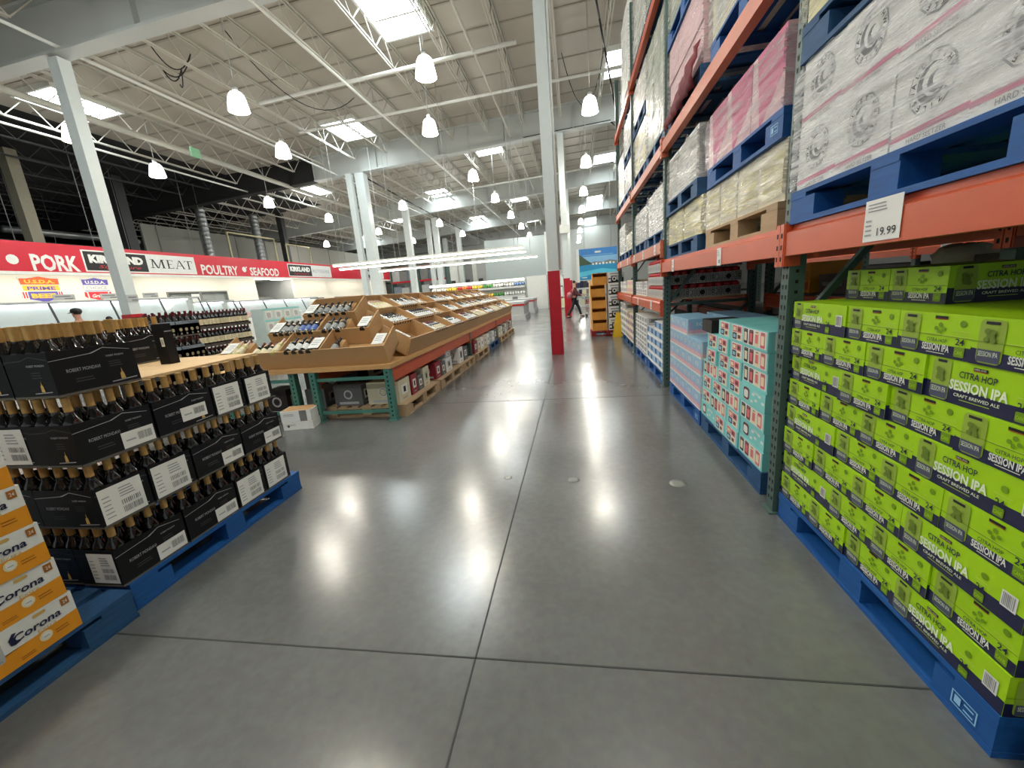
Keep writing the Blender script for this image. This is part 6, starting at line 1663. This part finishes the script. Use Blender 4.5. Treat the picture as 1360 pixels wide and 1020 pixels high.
person(-16.45, 21.5, 0, 1.0, 'stand', white, white, white, 'person in white clothes and white cap behind the counter by the dark opening', cap=white)
# shopping cart
def cart(x, y, label):
    e = empty('shopping_cart', (x, y, 0))
    b = MB(); B = [(0, -.24, .62), (.72, -.19, .66), (.72, .19, .66), (0, .24, .62)]; Tp = [(-.06, -.28, 1.0), (.86, -.25, 1.0), (.86, .25, 1.0), (-.06, .28, 1.0)]
    for P4 in (B, Tp):
        for i in range(4): b.tube(P4[i], P4[(i+1) % 4], .009, stainless, 5)
    for i in range(4):
        p0, p1, q0, q1 = [Vector(t) for t in (B[i], B[(i+1) % 4], Tp[i], Tp[(i+1) % 4])]
        for k in range(9): b.tube(p0.lerp(p1, k/8), q0.lerp(q1, k/8), .007, stainless, 4)
        for k in range(1, 4): b.tube(p0.lerp(q0, k/4), p1.lerp(q1, k/4), .007, stainless, 4)
    for k in range(7): b.tube(Vector(B[0]).lerp(Vector(B[1]), k/6), Vector(B[3]).lerp(Vector(B[2]), k/6), .004, stainless, 4)
    b.build('basket', e)
    b = MB()
    for sy_ in (-.22, .22):
        b.tube((-.06, sy_*1.25, 1.0), (-.02, sy_, .18), .013, stainless, 6); b.tube((-.02, sy_, .18), (.78, sy_*.8, .18), .013, stainless, 6); b.tube((.1, sy_, .18), (.1, sy_, .63), .011, stainless, 6)
    b.build('frame', e)
    b = MB(); b.tube((-.12, -.27, 1.02), (-.12, .27, 1.02), .016, redcol, 8); b.tube((-.12, -.27, 1.02), (-.06, -.275, 1.0), .01, stainless, 5); b.tube((-.12, .27, 1.02), (-.06, .275, 1.0), .01, stainless, 5); b.build('handle', e)
    for wx in (0, .76):
        for sy_ in (-.2, .2):
            b = MB(); b.tube((wx, sy_-.015, .06), (wx, sy_+.015, .06), .06, darkgrey, 12); b.tube((wx, sy_, .06), (wx, sy_, .18), .01, stainless, 5); b.build('wheel', e)
    e.scale = (.9, .9, .9)
    return T(e, label, 'shopping cart')
cart(.42, 17.3, 'wire shopping cart pushed by the walking shopper')
# floor plugs and small patches in the aisle
for x, y, r, w in ((-.07, 2.68, .042, 'centre of the aisle'), (.62, 2.62, .055, 'nearer the racks'), (-.55, 2.72, .03, 'nearer the wine table')):
    mb = MB(); mb.lathe([(r, 0.0), (r, .0012), (r*.5, .0013)], mat('patch_filler', (134, 136, 130), .25), 18, Matrix.Translation((x, y, 0))); T(mb.build('floor_plug'), 'round filled patch in the concrete floor, ' + w, 'floor plug')

# the smaller, far bottles of the wine displays gathered as one mass
def merge(objs, name, label, cat):
    bpy.context.view_layer.update()
    mb = MB()
    for o in objs:
        mt = o.matrix_world.copy(); me = o.data; off = len(mb.v)
        mb.v += [tuple(mt @ v.co) for v in me.vertices]
        ix = [mb.mi(M) for M in me.materials]
        for p in me.polygons: mb.f.append(tuple(i+off for i in p.vertices)); mb.m.append(ix[p.material_index]); mb.sm.append(p.use_smooth)
    for o in objs: bpy.data.objects.remove(o)
    return T(mb.build(name), label, cat, kind='stuff')
merge(STUFF, 'wine_bottle', 'far small wine bottles in the wine wall and the far display bins', 'wine bottle')
